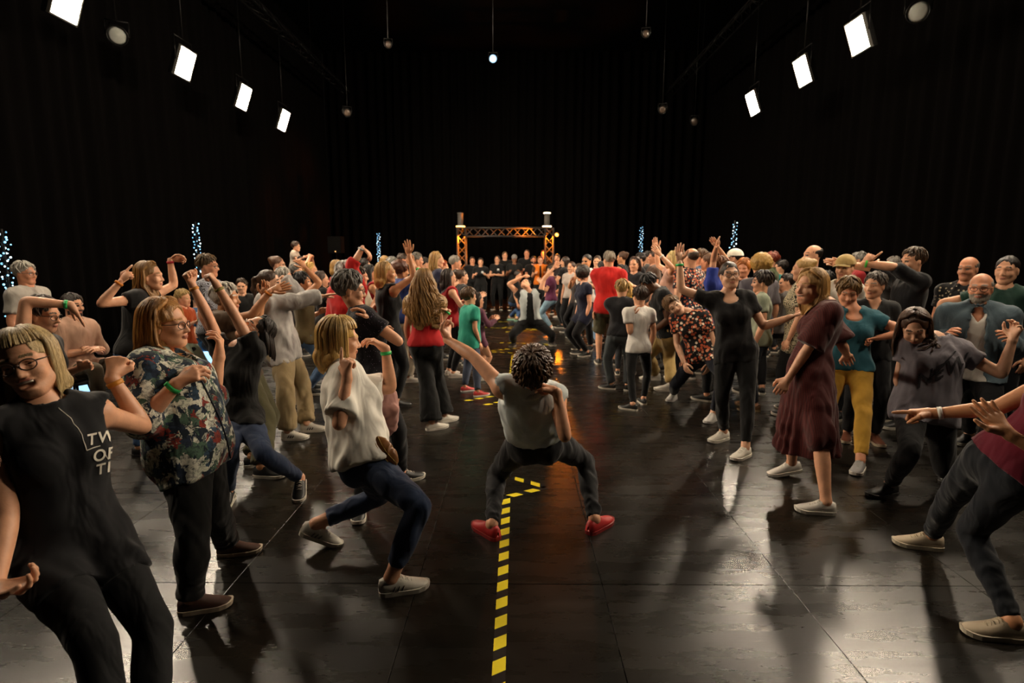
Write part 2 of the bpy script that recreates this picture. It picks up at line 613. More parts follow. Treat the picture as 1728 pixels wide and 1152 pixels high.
fresnel(1172, 205, 5.4, 'dark spotlight hanging at the far end of the right row', 0.10, plain('dull_lens', '4a3d33', 0.3), (0, 8, 1), ZC)

# ------------------------------------------------------------------ amber lit truss gate at the far end
GY = 19.0
def truss_run(root, a, b, size, up, name='chord'):
    a, b = np.array(a, float), np.array(b, float)
    d = unit(b - a)
    x = unit(np.cross(d, up))
    y = np.cross(x, d)
    h = size / 2
    cs = [x * sx * h + y * sy * h for sx, sy in ((-1, -1), (1, -1), (1, 1), (-1, 1))]
    for c in cs:
        MB().tube([a + c, b + c], 0.028, 8).build(name, ALU, root, None, True)
    L = np.linalg.norm(b - a)
    n = max(2, int(round(L / (size * 1.0))))
    k = 0
    for i in range(4):
        c0, c1 = cs[i], cs[(i + 1) % 4]
        for q in range(n):
            p = a + d * L * q / n
            e = a + d * L * (q + 1) / n
            u, v = (c0, c1) if q % 2 == 0 else (c1, c0)
            MB().tube([p + u, e + v], 0.016, 5, False).build('brace', ALU, root, None, True)
    for q in (0.0, 1.0):
        p = a + d * L * q
        for i in range(4):
            MB().tube([p + cs[i], p + cs[(i + 1) % 4]], 0.018, 5).build('end_bar', ALU, root, None, True)
gl = at_depth(779, 390, GY)
gr = at_depth(927, 390, GY)
zt = at_depth(850, 383, GY)[2] - 0.03
gate = bpy.data.objects.new('truss_gate', None)
gate.location = ((gl[0] + gr[0]) / 2, GY, 0)
COL.objects.link(gate)
tag(gate, 'box truss gate glowing amber at the far end of the hall', 'truss')
hx = (gr[0] - gl[0]) / 2
TS = 0.27
truss_run(gate, (-hx, 0, 0.03), (-hx, 0, zt), TS, (0, 1, 0))
truss_run(gate, (hx, 0, 0.03), (hx, 0, zt), TS, (0, 1, 0))
truss_run(gate, (-hx + TS / 2, 0, zt - TS / 2), (hx - TS / 2, 0, zt - TS / 2), TS, (0, 0, 1))
for sx in (-1, 1):
    MB().box((sx * hx, 0, 0.015), (0.6, 0.6, 0.03)).build('base_plate', STEEL, gate)
AMBER = (1.0, 0.20, 0.008)
def uplight(x, y, z, label, power, to, size=0.10, spot=70):
    r = bpy.data.objects.new('amber_uplight', None)
    r.location = (x, y, z)
    COL.objects.link(r)
    tag(r, label, 'stage light', 'amber lights in the truss gate')
    n = unit(np.asarray(to, float) - np.array([x, y, z]))
    xx = unit(np.cross(n, [0.0, 1, 0.1]))
    M = np.stack([xx, np.cross(n, xx), n], 1)
    MB().lathe([(0, -0.14), (size * 0.8, -0.13), (size, -0.08), (size, 0.02), (size * 0.92, 0.02)], (0, 0, 0), M, 16).build('can', STEEL, r, None, True)
    MB().lathe([(0, 0.0), (size * 0.92, 0.0), (size * 0.92, -0.01), (0, -0.02)], (0, 0, 0), M, 16).build('amber_lens', emitter('amber_glow', (1.0, 0.33, 0.03), 4.0), r, None, True)
    L = bpy.data.lights.new('amber_beam', 'SPOT')
    L.energy = power
    L.color = AMBER
    L.spot_size = math.radians(spot)
    L.spot_blend = 0.6
    L.shadow_soft_size = 0.06
    o = bpy.data.objects.new('beam', L)
    o.parent = r
    o.location = n * 0.03
    o.rotation_euler = Vector(n).to_track_quat('-Z', 'Y').to_euler()
    COL.objects.link(o)
gx = (gl[0] + gr[0]) / 2
uplight(gx - hx, GY + 0.02, 0.2, 'amber light standing inside the left truss column', 2600, (gx - hx, GY, 4), 0.08, 40)
uplight(gx + hx, GY + 0.02, 0.2, 'amber light standing inside the right truss column', 3400, (gx + hx, GY, 4), 0.08, 40)
uplight(gx - hx, GY, zt - 0.11, 'amber light in the left top corner of the truss gate', 520, (gx - hx, GY, 0), 0.05, 120)
uplight(gx + hx, GY, zt - 0.11, 'amber light in the right top corner of the truss gate', 800, (gx + hx, GY, 0), 0.05, 120)
uplight(gx + hx - 0.16, GY, zt - TS / 2, 'amber light shining along the truss beam from its right end', 2600, (gx - hx, GY, zt - TS / 2), 0.05, 50)
uplight(gx + hx + 0.24, GY - 0.1, zt - 0.22, 'amber light clamped outside the right truss corner', 420, (gx + 0.5, GY - 5.5, 0.9), 0.07, 60)
def beacon(px, lab, warm):
    c = at_depth(px, 375, GY)
    r = bpy.data.objects.new('tower_lamp', None)
    r.location = (c[0], GY, zt + 0.02)
    COL.objects.link(r)
    tag(r, lab, 'lamp')
    MB().lathe([(0.0, 0.0), (0.13, 0.0), (0.13, 0.05), (0.09, 0.06), (0.09, 0.42), (0.10, 0.43), (0.10, 0.47), (0, 0.48)], (0, 0, 0), None, 16).build('body', plain('beacon_grey', '55524c', 0.5), r, None, True)
    g = emitter('beacon_glow' + str(warm), (1.0, 0.72, 0.42) if not warm else (1.0, 0.42, 0.08), 5.0)
    MB().lathe([(0.132, 0.008), (0.150, 0.015), (0.150, 0.045), (0.132, 0.05)], (0, 0, 0), None, 16).build('lower_glow_ring', g, r, None, True)
    if not warm:
        MB().lathe([(0.10, 0.435), (0.115, 0.44), (0.115, 0.475), (0.10, 0.48)], (0, 0, 0), None, 16).build('upper_glow_ring', g, r, None, True)
beacon(777, 'grey tower lamp with one amber ring on the left truss corner', True)
beacon(923, 'grey tower lamp with two white rings on the right truss corner', False)

# ------------------------------------------------------------------ poles wound with blue fairy lights
FAIRY = [emitter('fairy_blue', (0.18, 0.55, 0.9), 2.6), emitter('fairy_white', (0.65, 0.9, 1.0), 5.0)]
def fairy_pole(px, py, Y, label, n=80, rad=0.05):
    c = at_depth(px, py, Y)
    r = bpy.data.objects.new('fairy_light_pole', None)
    r.location = (c[0], Y, 0)
    COL.objects.link(r)
    tag(r, label, 'light pole', 'poles wound with blue fairy lights')
    H = c[2]
    MB().tube([(0, 0, 0.02), (0, 0, H)], 0.016, 8).build('pole', STEEL, r, None, True)
    MB().lathe([(0, 0), (0.17, 0), (0.17, 0.02), (0.03, 0.035), (0, 0.035)], (0, 0, 0), None, 16).build('foot', STEEL, r, None, True)
    rs = np.random.RandomState(int(px))
    pts = [(rad * math.cos(t * 2.4), rad * math.sin(t * 2.4), 0.4 + (H - 0.42) * t / n) for t in range(n)]
    MB().tube(pts, 0.004, 4).build('wire', STEEL, r)
    for k, nm in enumerate(('blue_bulbs', 'white_bulbs')):
        mb = MB()
        for i, p in enumerate(pts):
            if (i % 3 == 0) == bool(k):
                mb.ball(np.array(p) * [1.2, 1.2, 1] + rs.randn(3) * [0.012, 0.012, 0.006], 0.0115 * (0.7 + 0.6 * rs.rand()), 6, 4)
        tag(mb.build(nm, FAIRY[k], r, None, True), kind='stuff')
fairy_pole(329, 374, 11.8, 'fairy light pole above the grey-haired people at left')
fairy_pole(638, 392, 19.0, 'thin bright fairy light pole behind the black tank top dancer', 90, 0.035)
fairy_pole(1083, 381, 18.0, 'fairy light pole behind the right crowd, right of the truss gate', 90, 0.04)
fairy_pole(1240, 372, 14.0, 'fairy light pole behind the person in a white cap', 80, 0.045)
fairy_pole(2, 386, 7.4, 'fairy light pole at the left picture edge behind the grey-haired man')

# loudspeaker on a stand by the back corner
c = at_depth(567, 413, 17.5)
sp = bpy.data.objects.new('loudspeaker', None)
sp.location = (c[0], 17.5, 0)
COL.objects.link(sp)
tag(sp, 'black loudspeaker on a pole with an orange light in the back left corner', 'speaker')
MB().box((0, 0, c[2]), (0.40, 0.36, 0.50)).build('cabinet', plain('cab', '070606', 0.9, spec=0.1), sp)
MB().box((0, -0.182, c[2] + 0.03), (0.34, 0.01, 0.40)).build('grille', plain('grl', '0a0908', 0.9, spec=0.1), sp)
MB().ball((0.03, -0.185, c[2] - 0.2), 0.016).build('status_light', emitter('status_orange', (1, 0.35, 0.05), 3), sp)
MB().tube([(0, 0, 0.02), (0, 0, c[2] - 0.25)], 0.02, 8).build('pole', STEEL, sp, None, True)
for k in range(3):
    a = k * 2.094 + 0.5
    MB().tube([(0, 0, 0.5), (0.45 * math.cos(a), 0.45 * math.sin(a), 0.02)], 0.014, 6).build('leg', STEEL, sp, None, True)

# ------------------------------------------------------------------ hazard tape on the floor
YEL = plain('tape_yellow', 'dcc81e', 0.45)
TBLK = plain('tape_black', '0c0b0a', 0.4)
def tape(p0, p1, label, near=False, w=0.056, per=0.146):
    p0, p1 = np.array(p0, float), np.array(p1, float)
    L = np.linalg.norm(p1 - p0)
    d = (p1 - p0) / L
    n = np.array([d[1], -d[0]])
    ang = math.atan2(-d[0], d[1])
    o = MB().box((0, L / 2, 0.0012), (w, L, 0.0012)).build('hazard_tape', TBLK, None, (p0[0], p0[1], 0))
    o.rotation_euler = (0, 0, ang)
    tag(o, label, 'tape', 'yellow and black hazard tape strips')
    h = w / 2
    k = per * 0.56
    sl = w * 0.62
    m = MB().add([(-h, 0, 0.0021), (h, sl, 0.0021), (h, sl + k, 0.0021), (-h, k, 0.0021), (-h, 0, 0.0016), (h, sl, 0.0016), (h, sl + k, 0.0016), (-h, k, 0.0016)],
                 [[0, 1, 2, 3], [0, 4, 5, 1], [1, 5, 6, 2], [2, 6, 7, 3], [3, 7, 4, 0]])
    cnt = int((L - k - sl) / per) + 1
    if near:
        V, Pq = m.arrays()
        me = raw_mesh('stripe', V, Pq, False, [YEL])
        for i in range(cnt):
            link('stripe', me, o, (0, i * per + 0.01, 0))
    else:
        mm = MB()
        V, Pq = m.arrays()
        for i in range(cnt):
            mm.add(V + np.array([0, i * per + 0.01, 0]), Pq[0])
        tag(mm.build('stripes', YEL, o), kind='stuff')
gnd = lambda px, py: on_ground(px, py)[:2]
tape((-0.072, 1.35), (-0.072, 3.84), 'long hazard tape strip running towards the viewer', True)
tape((-0.07, 3.83), gnd(922, 822), 'short tape strip, near side of the arrow between the red shoes', True)
tape(gnd(864, 806), gnd(922, 822), 'short tape strip, far side of the arrow between the red shoes', True)
tape((-0.072, 4.2), (-0.072, 6.3), 'hazard tape strip under the dancer in red shoes')
tape((-0.62, 6.5), (0.25, 7.15), 'slanting tape strip beside the red and white shoes of the boy')
tape((-0.38, 6.32), (0.42, 6.95), 'slanting tape strip behind the collar of the near dancer')
tape(gnd(862, 634), gnd(866, 598), 'tape strip behind the head of the near dancer')
tape(gnd(815, 593), gnd(884, 596.5), 'tape strip from the boy to the near dancer, lower arm of the wedge')
tape(gnd(815, 593), gnd(935, 581), 'slanting tape strip just in front of the far dancer')
tape(gnd(841, 578), gnd(932, 581), 'tape strip under the feet of the far dancer')
tape(gnd(868, 576), gnd(870, 560), 'short tape strip between the feet of the far dancer')
tape(gnd(816, 552), gnd(914, 556), 'longer tape strip behind the far dancer')
tape(gnd(852, 560), gnd(914, 556), 'slanting tape strip right behind the feet of the far dancer')
tape(gnd(850, 552), gnd(938, 545), 'slanting tape strip farther behind the far dancer')
tape(gnd(830, 543), gnd(866, 543), 'short tape strip beside the kneeling helper')
tape(gnd(870, 541), gnd(871, 527), 'short tape strip pointing at the truss gate')
# ------------------------------------------------------------------ implicit surfaces for bodies, hair and clothes
class Field:
    def __init__(s, lo, hi, h):
        s.h = h
        s.lo = np.asarray(lo, float) - 3 * h
        n = np.ceil((np.asarray(hi) + 3 * h - s.lo) / h).astype(int) + 1
        s.n = n
        s.D = np.full(tuple(n), 0.25, np.float32)
        s.ax = [(s.lo[i] + h * np.arange(n[i])).astype(np.float32) for i in range(3)]
    def win(s, lo, hi):
        a = np.clip(np.floor((np.asarray(lo) - s.lo) / s.h).astype(int), 0, s.n)
        b = np.clip(np.ceil((np.asarray(hi) - s.lo) / s.h).astype(int) + 1, 0, s.n)
        if np.any(b <= a):
            return None
        sl = tuple(slice(int(a[i]), int(b[i])) for i in range(3))
        X = s.ax[0][sl[0]][:, None, None]
        Y = s.ax[1][sl[1]][None, :, None]
        Z = s.ax[2][sl[2]][None, None, :]
        return sl, X, Y, Z
    def put(s, sl, d, k, sub=False):
        A = s.D[sl]
        if sub:
            d = -d
            if k > 0:
                hh = np.maximum(k - np.abs(A - d), 0) / k
                s.D[sl] = np.maximum(A, d) + hh * hh * (k / 4)
            else:
                s.D[sl] = np.maximum(A, d)
        else:
            if k > 0:
                hh = np.maximum(k - np.abs(A - d), 0) / k
                s.D[sl] = np.minimum(A, d) - hh * hh * (k / 4)
            else:
                s.D[sl] = np.minimum(A, d)
    def cone(s, a, b, ra, rb, k=0.02, clips=(), sub=False):
        a = np.asarray(a, float)
        b = np.asarray(b, float)
        r = max(ra, rb) + k + 2 * s.h
        w = s.win(np.minimum(a, b) - r, np.maximum(a, b) + r)
        if w is None:
            return
        sl, X, Y, Z = w
        ab = b - a
        L2 = max(float(ab @ ab), 1e-9)
        t = np.clip((X - a[0]) * (ab[0] / L2) + (Y - a[1]) * (ab[1] / L2) + (Z - a[2]) * (ab[2] / L2), 0, 1)
        d = np.sqrt((X - a[0] - t * ab[0]) ** 2 + (Y - a[1] - t * ab[1]) ** 2 + (Z - a[2] - t * ab[2]) ** 2) - (ra + (rb - ra) * t)
        for (q, nn) in clips:
            d = np.maximum(d, (X - q[0]) * nn[0] + (Y - q[1]) * nn[1] + (Z - q[2]) * nn[2])
        s.put(sl, d, k, sub)
    def tube(s, pts, rads, k=0.02, clips=()):
        """a limb: one continuous tapered tube through pts, so that joints do not bulge"""
        pts = np.asarray(pts, float)
        r = max(rads) + k + 2 * s.h
        w = s.win(pts.min(0) - r, pts.max(0) + r)
        if w is None:
            return
        sl, X, Y, Z = w
        D = None
        for i in range(len(pts) - 1):
            a, b = pts[i], pts[i + 1]
            ab = b - a
            L2 = max(float(ab @ ab), 1e-9)
            t = np.clip((X - a[0]) * (ab[0] / L2) + (Y - a[1]) * (ab[1] / L2) + (Z - a[2]) * (ab[2] / L2), 0, 1)
            d = np.sqrt((X - a[0] - t * ab[0]) ** 2 + (Y - a[1] - t * ab[1]) ** 2 + (Z - a[2] - t * ab[2]) ** 2) - (rads[i] + (rads[i + 1] - rads[i]) * t)
            D = d if D is None else np.minimum(D, d)
        for (q, nn) in clips:
            D = np.maximum(D, (X - q[0]) * nn[0] + (Y - q[1]) * nn[1] + (Z - q[2]) * nn[2])
        s.put(sl, D.astype(np.float32), k)
    def grad(s, P):
        e = s.h
        g = np.stack([s.sample(P + np.eye(3)[i] * e) - s.sample(P - np.eye(3)[i] * e) for i in range(3)], 1)
        return g / np.maximum(np.linalg.norm(g, axis=1), 1e-6)[:, None]
    def ell(s, c, r, M, k=0.03, sub=False):
        c = np.asarray(c, float)
        r = np.asarray(r, float)
        e = np.sqrt(((np.asarray(M) * r) ** 2).sum(1)) + k + 2 * s.h
        w = s.win(c - e, c + e)
        if w is None:
            return
        sl, X, Y, Z = w
        k0 = 0
        k1 = 0
        for i in range(3):
            u = (X - c[0]) * M[0, i] + (Y - c[1]) * M[1, i] + (Z - c[2]) * M[2, i]
            k0 = k0 + (u / r[i]) ** 2
            k1 = k1 + (u / r[i] ** 2) ** 2
        k0 = np.sqrt(k0)
        d = k0 * (k0 - 1) / np.maximum(np.sqrt(k1), 1e-6)
        d = np.where(k0 < 0.05, -r.min(), d).astype(np.float32)
        s.put(sl, d, k, sub)
    def clip(s, q, nn, k=0.0):
        """remove the half space in direction nn beyond q"""
        X, Y, Z = s.ax[0][:, None, None], s.ax[1][None, :, None], s.ax[2][None, None, :]
        d = (X - q[0]) * nn[0] + (Y - q[1]) * nn[1] + (Z - q[2]) * nn[2]
        s.D = np.maximum(s.D, d.astype(np.float32))
    def sample(s, P):
        u = (P - s.lo) / s.h
        inside = np.all((u > 0) & (u < s.n - 1.001), axis=1)
        u = np.clip(u, 0, s.n - 1.001)
        i = u.astype(int)
        t = u - i
        out = np.zeros(len(P))
        for a in (0, 1):
            for c in (0, 1):
                for e in (0, 1):
                    w = (t[:, 0] if a else 1 - t[:, 0]) * (t[:, 1] if c else 1 - t[:, 1]) * (t[:, 2] if e else 1 - t[:, 2])
                    out += w * s.D[i[:, 0] + a, i[:, 1] + c, i[:, 2] + e]
        return np.where(inside, out, 0.25)
    def mesh(s):
        D = s.D
        S = D < 0
        c = S.view(np.uint8)
        cnt = c[:-1, :-1, :-1] + c[1:, :-1, :-1] + c[:-1, 1:, :-1] + c[:-1, :-1, 1:] + c[1:, 1:, :-1] + c[1:, :-1, 1:] + c[:-1, 1:, 1:] + c[1:, 1:, 1:]
        act = (cnt > 0) & (cnt < 8)
        I, J, K = np.nonzero(act)
        n = len(I)
        if n == 0:
            return np.zeros((0, 3)), np.zeros((0, 4), int)
        idx = np.full(act.shape, -1, np.int32)
        idx[I, J, K] = np.arange(n)
        cor = [(a, b, e) for a in (0, 1) for b in (0, 1) for e in (0, 1)]
        val = {q: D[I + q[0], J + q[1], K + q[2]] for q in cor}
        acc = np.zeros((n, 3), np.float32)
        num = np.zeros(n, np.float32)
        for q in cor:
            for ax in range(3):
                if q[ax] == 0:
                    q2 = list(q)
                    q2[ax] = 1
                    a = val[q]
                    b = val[tuple(q2)]
                    m = (a < 0) != (b < 0)
                    t = a / np.where(m, a - b, 1)
                    for i in range(3):
                        acc[:, i] += m * (t if i == ax else q[i])
                    num += m
        V = s.lo + s.h * (np.stack([I, J, K], 1) + acc / num[:, None])
        Q = []
        for ax in range(3):
            sa = [slice(None)] * 3
            sb = [slice(None)] * 3
            sa[ax] = slice(0, -1)
            sb[ax] = slice(1, None)
            A = S[tuple(sa)]
            ch = A != S[tuple(sb)]
            e = np.nonzero(ch)
            u, v = (ax + 1) % 3, (ax + 2) % 3
            ok = (e[u] > 0) & (e[v] > 0) & (e[u] < s.n[u] - 1) & (e[v] < s.n[v] - 1)
            e = [x[ok] for x in e]
            flip = ~A[tuple(e)]
            def cell(du, dv):
                p = [x.copy() for x in e]
                p[u] = p[u] - du
                p[v] = p[v] - dv
                return idx[tuple(p)]
            q = np.stack([cell(1, 1), cell(0, 1), cell(0, 0), cell(1, 0)], 1)
            q[flip] = q[flip][:, ::-1]
            Q.append(q)
        return V, np.concatenate(Q)

def vnormals(V, Q):
    a, b, c, d = (V[Q[:, i]] for i in range(4))
    fn = np.cross(c - a, d - b)
    out = np.zeros_like(V)
    for i in range(3):
        w = np.concatenate([fn[:, i]] * 4)
        out[:, i] = np.bincount(np.concatenate([Q[:, j] for j in range(4)]), w, minlength=len(V))
    return out / np.maximum(np.linalg.norm(out, axis=1), 1e-9)[:, None]

def relax(V, Q, n=1, f=0.5):
    for _ in range(n):
        acc = np.zeros_like(V)
        cnt = np.bincount(Q.ravel(), minlength=len(V)) * 2.0
        for i in range(3):
            s = np.zeros(len(V))
            for j in range(4):
                s += np.bincount(Q[:, j], V[Q[:, (j + 1) % 4], i] + V[Q[:, (j - 1) % 4], i], minlength=len(V))
            acc[:, i] = s
        V = V * (1 - f) + f * acc / np.maximum(cnt, 1)[:, None]
    return V

def wobble(V, seed, wl, n=7, squash=(1, 1, 0.5)):
    """smooth fold noise in -1..1 made of a few warped waves"""
    r = np.random.RandomState(seed)
    out = np.zeros(len(V))
    W = V * np.asarray(squash)
    warp = 0.35 * wl * np.sin(W @ r.randn(3, 3) * (2.2 / wl) + r.rand(3) * 6)
    W = W + warp
    for i in range(n):
        d = unit(r.randn(3))
        out += np.sin(W @ d * (2 * math.pi / (wl * (0.7 + 0.8 * r.rand()))) + r.rand() * 6.28)
    return out / math.sqrt(n) / 1.2

def cut(V, Q, keepface):
    Q = Q[keepface]
    used = np.zeros(len(V), bool)
    used[Q.ravel()] = True
    m = np.cumsum(used) - 1
    return V[used], m[Q]

# ------------------------------------------------------------------ pose from photo points
def lift(p, px, L, s):
    """point on the ray through px at distance L from joint p; s=+1 the far one, -1 the near one, 0 sideways"""
    d = ray(*px)
    t0 = float((p - CAM) @ d)
    q = CAM + d * t0
    r = np.linalg.norm(q - p)
    if r >= L:
        return p + (q - p) * (L / r)
    e = math.sqrt(L * L - r * r)
    x = q + d * e * s
    return p + unit(x - p) * L if np.linalg.norm(x - p) > 1e-6 else p + d * L

def fdir(a, pitch=0.0):
    a = math.radians(a)
    p = math.radians(pitch)
    return np.array([math.sin(a) * math.cos(p), math.cos(a) * math.cos(p), math.sin(p)])

def rotv(v, ax, deg):
    a = math.radians(deg)
    return v * math.cos(a) + np.cross(ax, v) * math.sin(a) + ax * (ax @ v) * (1 - math.cos(a))

WARN = []
def solve(P):
    """joints of one figure from its description"""
    if 'st' in P:                                  # stands upright with the top of the head at this photo point
        q = at_depth(P['st'][0], P['st'][1], P['Y'])
        H = P.get('H', float(np.clip(q[2], 1.45, 1.92)))
        P['H'] = H
        lx, ly = P.get('lean', (0, 0))
        pz = q[2] - 0.472 * H
        P['pel'] = project([q[0] - lx * H * 0.35, P['Y'] - ly * H * 0.35, pz])
        P['Yp'] = P['Y'] - ly * H * 0.35
        P['nk'] = project([q[0] - lx * H * 0.08, P['Y'] - ly * H * 0.08, pz + 0.291 * H])
        P['hd'] = project([q[0], P['Y'], pz + 0.40 * H])
    H = P.get('H', 1.68)
    s = H / 1.70
    J = {'s': s}
    fem = P.get('f', True)
    Y = P['Y']
    pel = at_depth(P['pel'][0], P['pel'][1], P.get('Yp', Y))
    nk = lift(pel, P['nk'], 0.495 * s, P.get('ns', 0))
    up = unit(nk - pel)
    yaw = P.get('yaw', 90)
    f = fdir(yaw)
    f = unit(f - up * (f @ up))
    lat = np.cross(f, up)
    sr = P.get('sr', 0)
    latS = rotv(lat, f, sr)
    hf = fdir(P.get('hyaw', yaw))
    upH = unit(up + np.array([0, 0, 0.9]))
    hf = unit(hf - upH * (hf @ upH))
    latH = np.cross(hf, upH)
    latH = rotv(latH, hf, P.get('hr', 0))
    sw = (0.158 if fem else 0.182) * s * P.get('sw', 1)
    hw = 0.088 * s * (0.9 + 0.1 * P.get('b', 1))
    J.update(pel=pel, nk=nk, up=up, f=f, lat=lat, latS=latS, hf=hf, upH=upH, latH=latH)
    hs = 0.45 + 0.55 * s
    J['hs'] = hs
    hd = lift(nk, P['hd'], 0.185 * (0.5 * s + 0.5 * hs), P.get('hsn', 0))
    J['hd'] = hd
    fy, fp, fr = (list(P.get('face', (yaw, 0, 0))) + [0, 0])[:3]
    ff = fdir(fy, fp)
    hu = np.array([0, 0, 1.0]) if abs(fp) < 70 else up
    hu = unit(hu - ff * (hu @ ff))
    hu = rotv(hu, ff, fr)
    J['HM'] = np.stack([np.cross(ff, hu), ff, hu], 1)
    ua, fa = 0.282 * s, 0.245 * s
    for sd, sg in (('R', 1), ('L', -1)):
        a = P.get('arm' + sd)
        sh = nk + latS * sw * sg - up * 0.045 * s
        if a is None:
            el = sh + unit(np.array([0, 0, -1.0]) + latS * sg * 0.22 - f * 0.05) * ua
            wr = el + unit(np.array([0, 0, -1.0]) + f * 0.35) * fa
            a = {}
        elif isinstance(a, str):
            el, wr = preset_arm(a, sh, f, latS * sg, up, ua, fa)
            a = {'h': {'clap': 'open', 'up': 'open', 'cross': 'relaxed', 'point': 'point', 'upc': 'relaxed'}.get(a, 'relaxed')}
        else:
            ex, ey, es, wx, wy, ws = a[:6]
            if ey < project(sh)[1] - 5:
                sh = sh + up * 0.03 * s
            el = lift(sh, (ex, ey), ua, es)
            wr = lift(el, (wx, wy), fa, ws)
            a = a[6] if len(a) > 6 else {}
        J['sh' + sd], J['el' + sd], J['wr' + sd] = sh, el, wr
        hl = 0.17 * s
        if 't' in a:
            tp = lift(wr, a['t'][:2], hl, a['t'][2] if len(a['t']) > 2 else 0)
            hdv = unit(tp - wr)
        else:
            hdv = unit(wr - el)
        pn = a.get('n')
        pn = CR @ np.asarray(pn, float) if pn is not None else (-f * 0.2 - latS * sg * 0.6 + np.array([0, 0, -0.5]))
        pn = pn - hdv * (pn @ hdv)
        J['hand' + sd] = (hdv, unit(pn), a.get('h', 'relaxed'))
    th, shn = 0.425 * s, 0.415 * s
    for sd, sg in (('R', 1), ('L', -1)):
        hip = pel + latH * hw * sg - upH * 0.01
        a = P.get('leg' + sd)
        ah = 0.085 * s
        fo = P.get('foot' + sd, P.get('hyaw', yaw) + 12 * sg)
        if a is None:
            an = np.array([hip[0], hip[1], 0]) + latH * 0.03 * sg + np.array([0, 0, ah])
            a = ()
            kpx = None
        else:
            ah += (a[4] if len(a) > 4 else 0)
            if a[0] is None:
                an = hip + np.asarray(a[1], float)
            else:
                an = on_ground(a[0], a[1], ah)
            kpx = a[2:4] if len(a) > 3 and a[2] is not None else None
        v = an - hip
        L = np.linalg.norm(v)
        t2, s2 = th, shn
        if L > (th + shn) * 0.998:
            q = L / (th + shn) / 0.998
            if q > 1.12:
                WARN.append('%s leg%s x%.2f' % (P['lab'][:40], sd, q))
                q = 1.12
                an = hip + unit(v) * (th + shn) * q * 0.998
                v = an - hip
                L = np.linalg.norm(v)
            t2, s2 = th * q, shn * q
        m = (L * L + t2 * t2 - s2 * s2) / (2 * L)
        r = math.sqrt(max(t2 * t2 - m * m, 0))
        ax = v / L
        pref = unit(fdir(fo) + 0.15 * np.array([0, 0, 1]))
        u = pref - ax * (pref @ ax)
        u = unit(u)
        w = np.cross(ax, u)
        best = None
        for ang in ([0] if kpx is None else range(-100, 101, 10)):
            k = hip + ax * m + r * (u * math.cos(math.radians(ang)) + w * math.sin(math.radians(ang)))
            cst = 0 if kpx is None else np.linalg.norm(project(k) - np.array(kpx)) + abs(ang) * 0.06
            if best is None or cst < best[0]:
                best = (cst, k)
        J['hip' + sd], J['kn' + sd], J['an' + sd] = hip, best[1], an
        J['foot' + sd] = (fo, ah - 0.085 * s)
    return J

def preset_arm(a, sh, f, side, up, ua, fa):
    z = np.array([0, 0, 1.0])
    if a == 'clap':
        el = sh + unit(-z * 0.8 + f * 0.45 + side * 0.35) * ua
        wr = el + unit(f * 0.75 + z * 0.45 - side * 0.55) * fa
    elif a == 'up':
        el = sh + unit(z * 0.75 + f * 0.35 + side * 0.4) * ua
        wr = el + unit(z + f * 0.1 - side * 0.15) * fa
    elif a == 'upc':
        el = sh + unit(z * 0.6 + f * 0.5 + side * 0.5) * ua
        wr = el + unit(z * 0.5 - side * 0.7 + f * 0.1) * fa
    elif a == 'cross':
        el = sh + unit(-z + f * 0.25 + side * 0.25) * ua
        wr = el + unit(f * 0.5 - side * 0.9 + z * 0.1) * fa
    elif a == 'point':
        el = sh + unit(f * 0.9 + side * 0.25 - z * 0.05) * ua
        wr = el + unit(f + z * 0.1) * fa
    elif a == 'bent':
        el = sh + unit(-z * 0.9 - f * 0.15 + side * 0.3) * ua
        wr = el + unit(f * 0.8 + z * 0.35 - side * 0.25) * fa
    else:
        el = sh + unit(-z + side * 0.18 - f * 0.06) * ua
        wr = el + unit(-z + f * 0.3) * fa
    return el, wr

# ------------------------------------------------------------------ body shapes shared by skin and clothes
def torso(F, P, J, off=0.0, lower=True, upper=True):
    s = J['s']
    b = P.get('b', 1.0)
    fem = P.get('f', True)
    pel, up, f, lat = J['pel'], J['up'], J['f'], J['lat']
    M = np.stack([lat, f, up], 1)
    MH = np.stack([J['latH'], J['hf'], J['upH']], 1)
    bb = P.get('belly', b)
    k = 0.05 * s + off
    if lower:
        F.ell(pel + J['upH'] * 0.03 * s, np.array([0.158 if fem else 0.15, 0.108, 0.115]) * s * np.array([b, b, 1]) + off, MH, 0.02)
        for sg in (-1, 1):
            F.ell(pel + J['latH'] * 0.068 * s * sg - J['hf'] * 0.045 * s - J['upH'] * 0.04 * s, np.array([0.085, 0.085, 0.095]) * s * b + off, MH, k)
    F.ell(pel + up * 0.17 * s + f * (0.005 + 0.10 * (bb - 1)) * s, np.array([0.128 if fem else 0.138, 0.092, 0.14]) * s * np.array([bb, bb * 1.0, 1]) + off, M, k)
    if upper:
        F.ell(pel + up * 0.33 * s, np.array([0.140 if fem else 0.155, 0.105, 0.15]) * s * np.array([b, b, 1]) + off, M, k)
        F.ell(pel + up * 0.41 * s, np.array([0.145 if fem else 0.165, 0.085, 0.085]) * s * np.array([b, b, 1]) + off, M, k)
        if fem and not P.get('kid'):
            for sg in (-1, 1):
                F.ell(pel + up * 0.325 * s + f * (0.078 + 0.07 * (b - 1)) * s + lat * 0.066 * s * sg * b, np.array([0.062, 0.055, 0.062]) * s * b + off, M, 0.035)
        for sd in 'RL':
            sh = J['sh' + sd]
            F.cone(J['nk'] + up * 0.025 * s, sh + up * 0.012 * s, 0.046 * s + off, 0.046 * s + off, 0.04)
            F.cone(pel + up * 0.38 * s, sh, 0.07 * s * b + off, 0.05 * s + off, 0.05)

def arm_r(P):
    return (0.76 + 0.24 * P.get('b', 1)) * (0.93 if P.get('f', True) else 1.04) * P.get('ab', 1)

